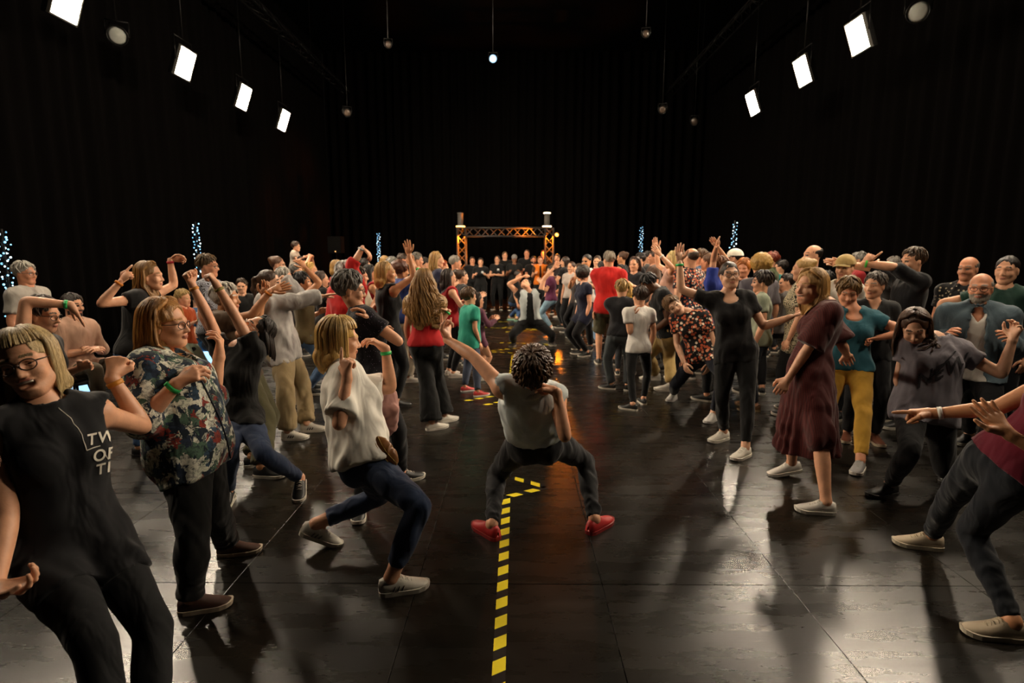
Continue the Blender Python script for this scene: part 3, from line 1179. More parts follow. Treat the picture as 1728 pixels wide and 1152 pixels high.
def joint_round(a, j, b, e):
    """replace a sharp joint by three points of a soft bend"""
    p0 = j + unit(a - j) * e
    p1 = j + unit(b - j) * e
    return [p0, j * 0.5 + (p0 + p1) * 0.25, p1]

def limb(F, A, Jn, B, prof, off, upto, k, extra=None):
    """A-Jn-B is the bone chain, prof maps 0..2 along it to a radius"""
    stops = [0, 0.25, 0.5, 0.75, 0.93, 1.0, 1.07, 1.2, 1.4, 1.6, 1.8, 2.0]
    pts, rads = [], []
    ts = np.array([p[0] for p in prof])
    rs_ = np.array([p[1] for p in prof])
    bend = 1 - abs(float(unit(Jn - A) @ unit(B - Jn)))
    for t in stops:
        p = A + (Jn - A) * t if t <= 1 else Jn + (B - Jn) * (t - 1)
        if t == 1.0:
            p = Jn * 0.6 + 0.2 * (A + (Jn - A) * 0.93 + Jn + (B - Jn) * 0.07)
        pts.append(p)
        r = np.interp(t, ts, rs_) + off
        if extra is not None:
            r = extra(t, r)
        rads.append(r)
        if t >= upto + 0.05:
            break
    clips = []
    if upto < 2.0:
        clips = [(A + (Jn - A) * upto, unit(Jn - A))] if upto <= 1.0 else [(Jn + (B - Jn) * (upto - 1), unit(B - Jn))]
        if upto > 1.0:                             # the cutting plane must not reach the upper half of a folded limb
            n = 5
            F.tube(pts[:n + 1], rads[:n + 1], k)
            F.tube(pts[n:], rads[n:], 0.004, clips)
            return
    F.tube(pts, rads, k, clips)

def arm(F, P, J, sd, off=0.0, upto=2.0, flare=0.0, loose=0.0):
    q = arm_r(P) * J['s']
    prof = [(0, 0.052 * q), (0.3, 0.0495 * q), (0.6, 0.0455 * q), (1.0, 0.0385 * q), (1.25, 0.042 * q), (1.5, 0.037 * q), (2.0, 0.0265 * q)]
    ex = None
    if flare or loose:
        ex = lambda t, r: r + loose + flare * min(t / max(upto, 0.1), 1) ** 1.5
    limb(F, J['sh' + sd], J['el' + sd], J['wr' + sd], prof, off, upto, 0.03, ex)

def leg(F, P, J, sd, off=0.0, upto=2.0, cuff=None):
    s = J['s']
    b = P.get('b', 1.0) * P.get('lb', 1)
    q = (0.45 + 0.55 * b) * s
    prof = [(0, 0.088 * s * b), (0.3, 0.084 * q), (0.6, 0.070 * q), (1.0, 0.0545 * q), (1.15, 0.051 * q), (1.35, 0.0555 * q), (1.65, 0.044 * q), (2.0, 0.035 * q)]
    ex = None
    if cuff is not None:
        def ex(t, r):
            w = min(max((t - 0.45) / (min(upto, 2.0) - 0.45), 0), 1)
            return max(r, r * (1 - w) + cuff * s * w)
    limb(F, J['hip' + sd], J['kn' + sd], J['an' + sd], prof, off, upto, 0.03, ex)

def bounds(J, keys, pad):
    A = np.array([J[k] for k in keys])
    return A.min(0) - pad, A.max(0) + pad

# ------------------------------------------------------------------ hands
POSES = {'relaxed': ((22, 26, 30, 34), 28, 0.25), 'open': ((4, 3, 4, 6), 6, 1.0), 'flat': ((4, 4, 4, 5), 8, 0.15), 'fist': ((78, 82, 84, 86), 48, 0.0),
         'point': ((4, 74, 80, 84), 45, 0.1), 'two': ((4, 12, 76, 80), 45, 0.6), 'claw': ((34, 36, 40, 44), 26, 0.5), 'horns': ((6, 60, 66, 10), 40, 0.6)}

def hand_paths(wr, fwd, pn, pose, sd, s):
    x = np.cross(fwd, pn) * (1 if sd == 'R' else -1)
    curls, thumbc, splay = POSES[pose]
    paths = []
    for i, (bx, by, L) in enumerate(((0.031, 0.088, 0.074), (0.0105, 0.092, 0.083), (-0.0105, 0.089, 0.077), (-0.030, 0.081, 0.060))):
        k = wr + (x * bx + fwd * by) * s
        d = unit(fwd + x * (bx / 0.03) * 0.16 * splay)
        pts = [k]
        a = 0
        for seg, fr in enumerate((0.46, 0.30, 0.24)):
            a += curls[i] * (1.0 if seg < 2 else 0.6)
            dd = d * math.cos(math.radians(a)) + pn * math.sin(math.radians(a))
            pts.append(pts[-1] + dd * L * fr * s)
        paths.append(pts)
    k = wr + (x * 0.026 + fwd * 0.028 + pn * 0.006) * s
    d0 = unit(x * 0.75 + fwd * 0.75 + pn * 0.25)
    d1 = unit(x * (0.55 - 0.012 * thumbc) + fwd * 0.9 + pn * (0.1 + 0.012 * thumbc))
    d2 = unit(x * (0.4 - 0.022 * thumbc) + fwd * 0.9 + pn * (0.1 + 0.016 * thumbc))
    paths.append([k, k + d0 * 0.042 * s, k + d0 * 0.042 * s + d1 * 0.032 * s, k + d0 * 0.042 * s + d1 * 0.032 * s + d2 * 0.025 * s])
    return paths, x

def hand(P, J, sd, vox):
    s = J['s'] * (1.0 if P.get('f', True) else 1.08) * P.get('hnd', 1)
    fwd, pn, pose = J['hand' + sd]
    wr = J['wr' + sd]
    paths, x = hand_paths(wr, fwd, pn, pose, sd, s)
    back = unit(J['el' + sd] - wr)
    q = arm_r(P) * J['s'] * 0.0275
    if vox <= 0.0058:
        allp = np.array([p for pa in paths for p in pa] + [wr + back * 0.05])
        F = Field(allp.min(0) - 0.03, allp.max(0) + 0.03, vox)
        F.cone(wr + back * 0.05, wr, q * 1.05, q * 0.98, 0.01)
        F.cone(wr, wr + fwd * 0.03 * s, q * 0.95, 0.02 * s, 0.015)
        for pa in paths[:4]:
            F.cone(wr + fwd * 0.015 * s + (pa[0] - wr) * 0.12, pa[0], 0.0165 * s, 0.0115 * s, 0.014)
        F.cone(wr + fwd * 0.02 * s, paths[4][1], 0.017 * s, 0.0145 * s, 0.016)
        for i, pa in enumerate(paths):
            rr = (0.0096, 0.0088, 0.008, 0.0064) if i < 4 else (0.015, 0.0112, 0.0098, 0.0072)
            if i == 3:
                rr = tuple(r * 0.88 for r in rr)
            for j in range(3):
                F.cone(pa[j], pa[j + 1], rr[j] * s, rr[j + 1] * s, 0.004)
        V, Q = F.mesh()
        return V, [Q]
    m = MB()
    m.tube([wr + back * 0.05, wr, wr + fwd * 0.045 * s, wr + fwd * 0.09 * s], [q, q, 0.036 * s, 0.038 * s], 8, True, pn)
    for i, pa in enumerate(paths):
        m.tube([pa[0] - (fwd * 0.02 * s if i < 4 else 0)] + pa, np.array([0.011, 0.0105, 0.0095, 0.0085, 0.006]) * s * (1.25 if i == 4 else 1.0), 5)
    return m.arrays()

# ------------------------------------------------------------------ head
def head_local(J, p):
    return J['hd'] + J['HM'] @ (np.asarray(p, float) * J['hs'])

def head(P, J, vox):
    hs, M = J['hs'], J['HM']
    fem = P.get('f', True)
    L = lambda *p: head_local(J, p)
    c = J['hd']
    F = Field(np.minimum(c - 0.155 * hs, c), c + 0.155 * hs, vox)
    E = lambda p, r, k, sub=False: F.ell(L(*p), np.array(r) * hs, M, k * hs, sub)
    w = P.get('hw', 1.0)
    E((0, -0.016, 0.036), (0.0745 * w, 0.094, 0.084), 0)
    E((0, 0.020, -0.030), (0.062 * w, 0.068, 0.085), 0.03)
    E((0, 0.052, -0.093), (0.027 if fem else 0.031, 0.028, 0.022), 0.03)
    for g in (-1, 1):
        F.cone(L(g * 0.052 * w, -0.005, -0.058), L(g * 0.018, 0.056, -0.098), 0.017 * hs, 0.016 * hs, 0.03 * hs)
        E((g * 0.036, 0.062, -0.032), (0.024, 0.020, 0.020), 0.025)
        F.cone(L(g * 0.012, 0.083, 0.021), L(g * 0.045, 0.068, 0.020), 0.0105 * hs, 0.009 * hs, 0.02 * hs)
        E((g * 0.0745 * w, -0.008, -0.012), (0.008, 0.020, 0.031), 0.008)
    if vox < 0.009:
        for g in (-1, 1):
            E((g * 0.031, 0.093, -0.002), (0.018, 0.0125, 0.0095), 0.013, True)
            E((g * 0.031, 0.0735, 0.0095), (0.018, 0.0105, 0.0055), 0.006)
            E((g * 0.031, 0.0725, -0.0105), (0.016, 0.009, 0.005), 0.006)
    F.cone(L(0, 0.082, 0.008), L(0, 0.103, -0.034), 0.0075 * hs, 0.0115 * hs, 0.014 * hs)
    for g in (-1, 1):
        E((g * 0.012, 0.094, -0.037), (0.009, 0.010, 0.008), 0.008)
    smile = P.get('smile', 0)
    if vox < 0.009:
        if smile > 0.5:
            E((0, 0.088, -0.068), (0.027, 0.02, 0.006 + 0.005 * smile), 0.008, True)
            E((0, 0.086, -0.055), (0.026, 0.012, 0.0055), 0.008)
            E((0, 0.082, -0.079 - 0.005 * smile), (0.022, 0.012, 0.0065), 0.008)
        else:
            E((0, 0.0875, -0.060), (0.021, 0.0085, 0.0055), 0.008)
            E((0, 0.085, -0.070), (0.019, 0.009, 0.006), 0.007)
    s = J['s']
    nr = (0.047 if fem else 0.058) * (0.5 * s + 0.5 * hs) * (0.8 + 0.2 * P.get('b', 1))
    F.cone(J['nk'], L(0, -0.022, -0.02), nr * 1.08, nr * 0.97, 0.02)
    V, Q = F.mesh()
    loc = (V - c) @ M / hs
    fc = loc[Q].mean(1)
    mi = np.zeros(len(Q), int)
    if vox < 0.012:
        d = ((fc[:, 0] / 0.024) ** 2 + ((fc[:, 2] + 0.066) / (0.011 if smile < 0.5 else 0.02)) ** 2)
        mi[(d < 1) & (fc[:, 1] > 0.078)] = 1
        if smile > 0.5:
            mi[(np.abs(fc[:, 0]) < 0.020) & (np.abs(fc[:, 2] + 0.0625) < 0.0055) & (fc[:, 1] > 0.055)] = 3
        bx = np.abs(fc[:, 0])
        bz = 0.0285 - 0.12 * np.maximum(bx - 0.034, 0) - 0.1 * np.maximum(0.02 - bx, 0)
        mi[(bx > 0.013) & (bx < 0.050) & (np.abs(fc[:, 2] - bz) < 0.0052) & (fc[:, 1] > 0.045)] = 2
    if vox >= 0.009:
        bx = np.abs(fc[:, 0])
        mi[(bx > 0.016) & (bx < 0.046) & (np.abs(fc[:, 2]) < 0.008) & (fc[:, 1] > 0.05)] = 2
    if P.get('beard'):
        g = (fc[:, 2] < -0.045) & (fc[:, 1] > -0.01) & (fc[:, 2] > -0.125)
        g &= ~((np.abs(fc[:, 0]) < 0.022) & (np.abs(fc[:, 2] + 0.066) < 0.009))
        g |= (np.abs(fc[:, 2] + 0.05) < 0.007) & (np.abs(fc[:, 0]) < 0.035) & (fc[:, 1] > 0.06)
        mi[g] = 4
    return V, Q, mi
# ------------------------------------------------------------------ hair
def hair_field(P, J, vox):
    st = P.get('hair', 'short')
    hs, M, c = J['hs'], J['HM'], J['hd']
    g = np.array([0, 0, -1.0])
    ln = P.get('hl', {'long': 0.30, 'bob': 0.15, 'curly': 0.42, 'mid': 0.20}.get(st, 0.0))
    ext = 0.17 + (ln if st in ('long', 'bob', 'curly', 'mid') else 0)
    lo = c - np.array([0.19, 0.19, ext]) * hs
    hi = c + np.array([0.19, 0.19, 0.19]) * hs
    if st == 'pony':
        lo = lo - np.array([0.1, 0.1, 0.16])
        hi = hi + np.array([0.1, 0.1, 0])
    F = Field(lo, hi, vox)
    L = lambda *p: head_local(J, p)
    E = lambda p, r, k, sub=False: F.ell(L(*p), np.array(r) * hs, M, k * hs, sub)
    v = P.get('vol', -0.0022 if st in ('bald', 'crop') else 0.0)
    w = P.get('hw', 1.0)
    if st == 'afro':
        E((0, -0.03, 0.055), (0.125 + v, 0.13 + v, 0.12 + v), 0)
        E((0, 0.10, -0.06), (0.075, 0.085, 0.09), 0.02, True)
        return F
    E((0, -0.020, 0.036), ((0.0800 + v) * w, 0.1000 + v, 0.0915 + v * 0.7), 0)
    if st in ('long', 'bob', 'mid', 'curly'):
        back = -M[:, 1]
        n = 0.05 if st == 'curly' else 0.0
        fall = lambda p, l, o: L(*p) + (g * l + back * o) * hs
        for q in (-1, 1):
            a = L(q * 0.064 * w, -0.028, 0.02)
            m1 = fall((q * (0.070 + n * 0.4), -0.032, -0.02), ln * 0.5, 0.014)
            e = fall((q * (0.068 + n * 0.5), -0.032, -0.02), ln, 0.018 if st != 'bob' else 0.004)
            F.cone(a, m1, (0.027 + v) * hs, (0.028 + v + n * 0.2) * hs, 0.03)
            F.cone(m1, e, (0.028 + v + n * 0.2) * hs, 0.022 * hs, 0.03)
        a = L(0, -0.062, 0.02)
        m1 = fall((0, -0.066, -0.03), ln * 0.5, 0.015)
        e = fall((0, -0.062, -0.03), ln * 0.97, 0.02)
        F.cone(a, m1, (0.058 + v) * hs, (0.056 + v + n * 0.3) * hs, 0.04)
        F.cone(m1, e, (0.056 + v + n * 0.3) * hs, 0.038 * hs, 0.04)
        E((0, 0.105, -0.047), (0.060 * w, 0.095, 0.114), 0.012, True)
        E((0, 0.112, 0.046), (0.060 * w, 0.068, 0.058), 0.012, True)
    else:
        E((0, 0.098, -0.045), (0.078 * w, 0.082, 0.112), 0.014, True)
        fr = P.get('fringe', 0)
        nn = unit(np.array([0, 0.28 - fr, -1.0]))
        F.clip(L(0, -0.02, -0.045 if st != 'crop' else -0.03), M @ nn)
        if st == 'bald':
            E((0, 0.035, 0.115), (0.10, 0.13, 0.075), 0.01, True)
        if st == 'pony':
            a = L(0, -0.10, 0.045)
            b1 = L(0, -0.145, 0.03)
            b2 = b1 + g * 0.10 - M[:, 1] * 0.01
            b3 = b1 + g * 0.20
            F.cone(a, b1, 0.020 * hs, 0.024 * hs, 0.012)
            F.cone(b1, b2, 0.024 * hs, 0.028 * hs, 0.02)
            F.cone(b2, b3, 0.028 * hs, 0.010 * hs, 0.02)
        if st == 'bun':
            E((0, -0.095, 0.075), (0.042, 0.042, 0.040), 0.012)
    return F

def hair_locks(P, J):
    st = P.get('hair')
    hs, M = J['hs'], J['HM']
    rs = np.random.RandomState(P['seed'])
    g = np.array([0, 0, -1.0])
    ln = P.get('hl', {'long': 0.30, 'bob': 0.15, 'curly': 0.42, 'mid': 0.20}.get(st, 0.05))
    mb = MB()
    cnt = P.get('locks', 120)
    v = P.get('vol', 0.0)
    r = np.array([(0.0805 + v) * P.get('hw', 1.0), 0.1015 + v, 0.0930 + v])
    cen = np.array([0, -0.019, 0.036])
    fringe = P.get('bangs', 0)
    for i in range(cnt):
        ph = rs.uniform(0, 2 * math.pi)
        front = math.cos(ph)                      # 1 = towards the face
        off = 0.0005 + 0.009 * rs.rand() ** 1.5
        if st in ('short', 'crop', 'tousle'):
            tmax = 1.95 - 0.85 * max(0, front) ** 1.5 + 0.15 * rs.rand()
            t0 = rs.uniform(0.0, tmax * 0.75)
            th = np.linspace(t0, min(t0 + 0.75, tmax), 5)
            wob = 0.012 if st == 'tousle' else 0.004
            pts = []
            ph2 = ph + rs.randn() * 0.25
            for k, t in enumerate(th):
                d = np.array([math.sin(t) * math.sin(ph + (ph2 - ph) * k / 4), math.sin(t) * math.cos(ph + (ph2 - ph) * k / 4), math.cos(t)])
                pts.append(J['hd'] + M @ ((cen + d * (r + off + wob * (k % 2) + (0.010 if k == 4 and st == 'tousle' else 0))) * hs))
            mb.tube(pts, np.array([0.005, 0.0085, 0.0085, 0.006, 0.0015]) * hs, 4, False)
            continue
        parted = front > 0.2 and not fringe
        if front > 0.35 and fringe:
            tend = 1.22
        else:
            tend = 1.45
        th = np.linspace(0.12 + 0.2 * rs.rand(), tend, 6)
        pts = []
        pc = math.atan2(math.sin(ph), math.cos(ph))
        for t in th:
            az = pc
            if parted:                             # a parting: front locks sweep round to the side of the face
                w_ = (t - 0.12) / (tend - 0.12)
                az = pc + ((1.55 if pc > 0 else -1.55) - pc) * min(1, w_ * 1.15)
            d = np.array([math.sin(t) * math.sin(az), math.sin(t) * math.cos(az), math.cos(t)])
            pts.append(J['hd'] + M @ ((cen + d * (r + off)) * hs))
        if parted:
            ph = 1.55 if pc > 0 else -1.55
        if not (front > 0.35 and fringe):
            p = pts[-1]
            l = (ln + 0.05) * (0.90 + 0.14 * rs.rand()) * hs
            out = M @ np.array([math.sin(ph), min(math.cos(ph), 0.0) * 0.4 - 0.15, 0])
            nseg = 7 if st != 'curly' else 14
            ph0 = rs.rand() * 6.28
            for k in range(1, nseg + 1):
                t = k / nseg
                q = p + g * l * t + out * (0.018 * math.sin(t * 2.2) * hs * (1 if st != 'bob' else 0.6))
                if st == 'bob':
                    q = q - out * 0.03 * t * t * hs
                if st == 'curly':
                    a = ph0 + t * 16
                    q = q + out * (0.05 * math.sin(t * 2.4) + 0.014 * math.cos(a)) + np.cross(out, g) * 0.016 * math.sin(a) + rs.randn(3) * 0.002
                elif st == 'long':
                    q = q + np.cross(unit(out), g) * 0.008 * math.sin(ph0 + 5 * t)
                pts.append(q)
        n = len(pts)
        rad = np.full(n, 0.0105 if st != 'curly' else 0.009) * hs
        rad[0] = 0.004 * hs
        rad[-1] = 0.0015
        if n > 3:
            rad[-2] = 0.006 * hs
        mb.tube(pts, rad, 4, False)
    return mb

# ------------------------------------------------------------------ clothes
def folds(V, Q, seed, amp, wl):
    Nn = vnormals(V, Q)
    return V + Nn * (amp * wobble(V, seed, wl))[:, None]

def make_top(P, J, vox, sp):
    s = J['s']
    off = sp.get('off', 0.014)
    if P.get('bot') and sp.get('hem', 0.05) > -0.05:
        off = max(off, P['bot'].get('off', 0.010) + 0.008)
    sl = sp.get('sl', 0.55)
    up, f, pel, nk = J['up'], J['f'], J['pel'], J['nk']
    keys = ['pel', 'nk', 'shR', 'shL', 'elR', 'elL', 'wrR', 'wrL', 'hipR', 'hipL'] if sl > 1 else ['pel', 'nk', 'shR', 'shL', 'hipR', 'hipL'] + (['elR', 'elL'] if sl > 0 else [])
    sk = P.get('skirt') if sp.get('dress') else None
    pad = 0.20 * s * max(1, P.get('b', 1)) + off
    lo, hi = bounds(J, keys, pad)
    if sk:
        hemp = pel * 0.35 + (J['anR'] + J['anL']) * 0.325
        hemp = np.array([hemp[0], hemp[1], sk['z']])
        lo = np.minimum(lo, hemp - sk['r'] - 0.05)
        hi = np.maximum(hi, hemp + sk['r'] + 0.05)
    F = Field(lo, hi, vox)
    torso(F, P, J, off, lower=sp.get('hem', 0.05) > -0.06)
    if sp.get('boxy'):
        b = P.get('b', 1)
        M = np.stack([J['lat'], f, up], 1)
        F.cone(pel + up * 0.30 * s, pel + up * 0.02 * s, 0.10 * s + off, 0.105 * s + off, 0.08)
        for g in (-1, 1):
            F.cone(pel + up * 0.32 * s + J['lat'] * 0.07 * s * g, pel - up * 0.04 * s + J['lat'] * 0.075 * s * g * b, 0.095 * s * b + off * 0.6, 0.10 * s * b + off * 0.8, 0.06)
    if sp.get('hem', 0.05) > -0.02:
        for sd in 'RL':
            leg(F, P, J, sd, off, 0.5)
    if sl > 0:
        for sd in 'RL':
            arm(F, P, J, sd, off * 0.75, sl, sp.get('flare', 0.014 if sl < 1 else 0.006), sp.get('loose', 0))
    hem = pel - up * sp.get('hem', 0.05) * s
    if sk:
        F.cone(pel + up * 0.05, hemp, 0.15 * s, sk['r'], 0.05, [(hemp, unit(hemp - pel))])
        for sd in 'RL':
            F.cone(J['hip' + sd], J['kn' + sd], 0.11 * s, 0.10 * s, 0.06)
        F.clip(hemp, np.array([0, 0, -1.0]))
    else:
        F.clip(hem, -up)
    nr = sp.get('nk', 0.07)
    M = np.stack([J['lat'], f, up], 1)
    F.ell(nk + up * 0.055 * s + f * 0.012, np.array([nr, nr, 0.065]) * s, M, 0.008, True)
    if sp.get('v'):
        for t in np.linspace(0, 1, 5):
            F.ell(nk + up * (0.02 - sp['v'] * t) * s + f * 0.10 * s * P.get('b', 1), np.array([0.055 * (1 - t) + 0.008, 0.12, 0.03]) * s, M, 0.01, True)
    if sp.get('scoop'):
        F.ell(nk - up * (sp['scoop'] * 0.4) * s + f * 0.09 * s * P.get('b', 1), np.array([0.075, 0.07, sp['scoop']]) * s, M, 0.01, True)
    if sp.get('tank'):
        for sd, g in (('R', 1), ('L', -1)):
            sh = J['sh' + sd]
            F.ell(sh + J['latS'] * g * 0.035 * s - up * 0.02 * s, np.array([0.062, 0.10, 0.085]) * s, M, 0.012, True)
    if sp.get('open'):
        w = sp['open']
        for t in np.linspace(0, 1, 9):
            F.ell(pel + up * (0.47 - 0.58 * t) * s + f * 0.15 * s * P.get('b', 1), np.array([w * (0.75 + 0.5 * t), 0.13, 0.06]) * s, M, 0.004, True)
    V, Q = F.mesh()
    if len(V):
        V = relax(V, Q, 1, 0.4)
        V = folds(V, Q, P['seed'], sp.get('wr', 0.006) * min(1, 0.6 + vox * 20), 0.13)
        if sk:
            z = np.clip((pel[2] - V[:, 2]) / max(pel[2] - sk['z'], 0.1), 0, 1)
            a = np.arctan2(V[:, 1] - hemp[1], V[:, 0] - hemp[0])
            n2 = vnormals(V, Q)
            V = V + n2 * (z * 0.016 * np.sin(a * 15 + 2 * np.sin(a * 4 + P['seed'])))[:, None] * np.array([1, 1, 0])
    return F, V, Q

def make_bottom(P, J, vox, sp):
    s = J['s']
    off = sp.get('off', 0.010)
    lo, hi = bounds(J, ['pel', 'hipR', 'hipL', 'knR', 'knL', 'anR', 'anL'], 0.20 * s * max(1, P.get('b', 1)) + off)
    F = Field(lo, hi, vox)
    torso(F, P, J, off, True, False)
    for sd in 'RL':
        leg(F, P, J, sd, off, sp.get('len', 1.95), sp.get('cuff'))
    F.clip(J['pel'] + J['upH'] * sp.get('rise', 0.11) * s, J['upH'])
    V, Q = F.mesh()
    if len(V):
        V = relax(V, Q, 1, 0.4)
        V = folds(V, Q, P['seed'] + 5, sp.get('wr', 0.004), 0.11)
        # bunched cloth rings above the cuffs and behind the knees
        for sd in 'RL':
            ax = J['an' + sd] - J['kn' + sd]
            L2 = float(ax @ ax)
            t = (V - J['kn' + sd]) @ ax / L2
            dist = np.linalg.norm(V - J['kn' + sd] - np.outer(t, ax), axis=1)
            m = np.clip((t - 0.55) * 3, 0, 1) * (t < 1.1) * (dist < 0.16)
            V = V + vnormals(V, Q) * (m * 0.0035 * np.sin(t * 46 + 3 * wobble(V, P['seed'] + 9, 0.15)))[:, None]
    return F, V, Q

SHOE = np.array([(-0.066, 0.010, 0.056), (-0.060, 0.026, 0.082), (-0.036, 0.0365, 0.090), (0.0, 0.0400, 0.088), (0.030, 0.0405, 0.098), (0.050, 0.0415, 0.090), (0.070, 0.0435, 0.076),
                 (0.10, 0.0465, 0.062), (0.135, 0.0465, 0.052), (0.168, 0.0390, 0.044), (0.188, 0.025, 0.035), (0.196, 0.010, 0.029)])

def make_shoe(P, J, sd, root, base, near):
    sp = P.get('shoe', {})
    s = J['s'] * (1.0 if P.get('f', True) else 1.06)
    fo, lf = J['foot' + sd]
    an = J['an' + sd]
    pit = math.asin(min(0.85, lf / (0.13 * s))) if lf > 0 else 0
    h = fdir(fo)
    fd = h * math.cos(pit) + np.array([0, 0, -1.0]) * math.sin(pit)
    rt = np.cross(h, [0, 0, 1.0])
    upv = np.cross(rt, fd)
    Mx = np.stack([rt, fd, upv], 1)
    org = an - upv * 0.085 * J['s']
    n = 12
    a = np.linspace(0, 2 * math.pi, n, endpoint=False)
    V = []
    for (y, w, zt) in SHOE:
        zb = 0.020
        for t in a:
            cx, cz = math.cos(t), math.sin(t)
            x = w * math.copysign(abs(cx) ** 0.75, cx)
            z = zb + (zt - zb) * (max(cz, 0) ** 0.8) if cz > 0 else zb + 0.004 * cz
            V.append((x, y, z))
    V = np.array(V)
    m = len(SHOE)
    i = np.arange(m - 1)[:, None] * n
    j = np.arange(n)[None, :]
    j2 = (j + 1) % n
    Q = np.stack([i + j, i + j2, i + n + j2, i + n + j], -1).reshape(-1, 4)
    caps = [np.array([np.arange(n)]), np.array([np.arange((m - 1) * n, m * n)[::-1]])]
    W = V * s @ Mx.T + org - base
    sh = link('shoe', raw_mesh('shoe', W, [Q] + caps, True, [sp.get('mat') or plain('shoe', sp.get('c', '1a1a1a'), 0.55)]), root)
    # sole
    o = np.concatenate([np.stack([SHOE[:, 1] + 0.004, SHOE[:, 0]], 1), np.stack([-SHOE[::-1, 1] - 0.004, SHOE[::-1, 0]], 1)])
    k = len(o)
    z0, z1 = 0.0, 0.024
    S = np.concatenate([np.c_[o * [0.97, 1], np.full(k, z0)], np.c_[o * 1.02, np.full(k, z1)]])
    S[:, 2] += np.where(S[:, 1] > 0.15, (S[:, 1] - 0.15) * 0.22, 0)
    Q2 = np.array([[q, q + k, (q + 1) % k + k, (q + 1) % k] for q in range(k)])
    caps2 = [np.array([np.arange(k)]), np.array([np.arange(k, 2 * k)[::-1]])]
    W2 = S * s @ Mx.T + org - base
    link('sole', raw_mesh('sole', W2, [Q2] + caps2, False, [plain('sole', sp.get('sole', 'd8d2c4'), 0.6)]), sh)
    if near and sp.get('lace'):
        mb = MB()
        for q in range(5):
            y = 0.045 + q * 0.014
            z = np.interp(y, SHOE[:, 0], SHOE[:, 2])
            mb.tube([np.array([-0.019, y, z - 0.006]), np.array([0, y + 0.004 * (-1) ** q, z + 0.003]), np.array([0.019, y, z - 0.006])], 0.0028, 5)
        for g in (-1, 1):
            mb.tube([np.array([0, 0.045, 0.078]), np.array([g * 0.016, 0.04, 0.088]), np.array([g * 0.028, 0.048, 0.078]), np.array([g * 0.012, 0.052, 0.077])], 0.002, 4)
        Vv, Pp = mb.arrays()
        tag(link('laces', raw_mesh('laces', Vv * s @ Mx.T + org - base, Pp, True, [plain('lace', sp['lace'], 0.8)]), sh), kind='stuff')
    if near and sp.get('stripe'):
        mb = MB()
        for g in (-1, 1):
            if sp.get('wave'):
                ys = np.linspace(-0.04, 0.07, 8)
                pts = [np.array([g * (np.interp(y, SHOE[:, 0], SHOE[:, 1]) + 0.001), y, 0.038 + 0.012 * math.sin((y + 0.04) * 42)]) for y in ys]
                mb.tube(pts, 0.0045, 4, True)
            else:
                for q in range(3):
                    y = 0.005 + q * 0.022
                    wv = np.interp(y, SHOE[:, 0], SHOE[:, 1])
                    mb.tube([np.array([g * (wv + 0.0015), y, 0.026]), np.array([g * (wv * 0.93 + 0.001), y + 0.012, 0.045]), np.array([g * wv * 0.62, y + 0.022, 0.062])], 0.0048, 4, True)
        Vv, Pp = mb.arrays()
        tag(link('stripes', raw_mesh('stripes', Vv * s @ Mx.T + org - base, Pp, True, [plain('stripe', sp['stripe'], 0.6)]), sh), kind='stuff')

def band(P, J, sd, col, root, base, t=0.90, w=0.010, name='wristband'):
    el, wr = J['el' + sd], J['wr' + sd]
    ax = unit(wr - el)
    c = el + (wr - el) * t
    r = arm_r(P) * J['s'] * np.interp(t, [0.3, 1.0], [0.0425, 0.0275]) + 0.0025
    x = unit(np.cross(ax, [0.3, 0.5, 0.8]))
    M = np.stack([x, np.cross(ax, x), ax], 1)
    mb = MB()
    mb.lathe([(r, -w), (r + 0.002, -w), (r + 0.002, w), (r, w), (r, -w)], c, M, 14)
    mb.box(c + M @ np.array([r + 0.004, 0, 0]), (0.006, 0.012, 2 * w), M)
    mb.build(name, plain('band', col, 0.5), root, None, True, base)

def glasses(P, J, root, base):
    col = P['glasses']
    mb = MB()
    hs = J['hs']
    L = lambda *p: head_local(J, p)
    rx, rz = 0.024, 0.019
    for g in (-1, 1):
        a = np.linspace(0, 2 * math.pi, 16, endpoint=False)
        pts = [L(g * 0.032 + rx * math.cos(t), 0.099 - 0.012 * (abs(g * 0.032 + rx * math.cos(t)) / 0.056) ** 2, -0.004 + rz * math.sin(t)) for t in a]
        mb.tube(pts, 0.0022 * hs, 5, False, None, True)
        mb.tube([L(g * 0.056, 0.088, 0.004), L(g * 0.070, 0.06, 0.004), L(g * 0.0795, -0.004, 0.006), L(g * 0.077, -0.02, -0.012)], 0.0020 * hs, 5)
    mb.tube([L(-0.009, 0.1, 0.0), L(0, 0.104, 0.003), L(0.009, 0.1, 0.0)], 0.002 * hs, 5)
    mb.build('glasses', plain('glassframe', col, 0.35), root, None, True, base)

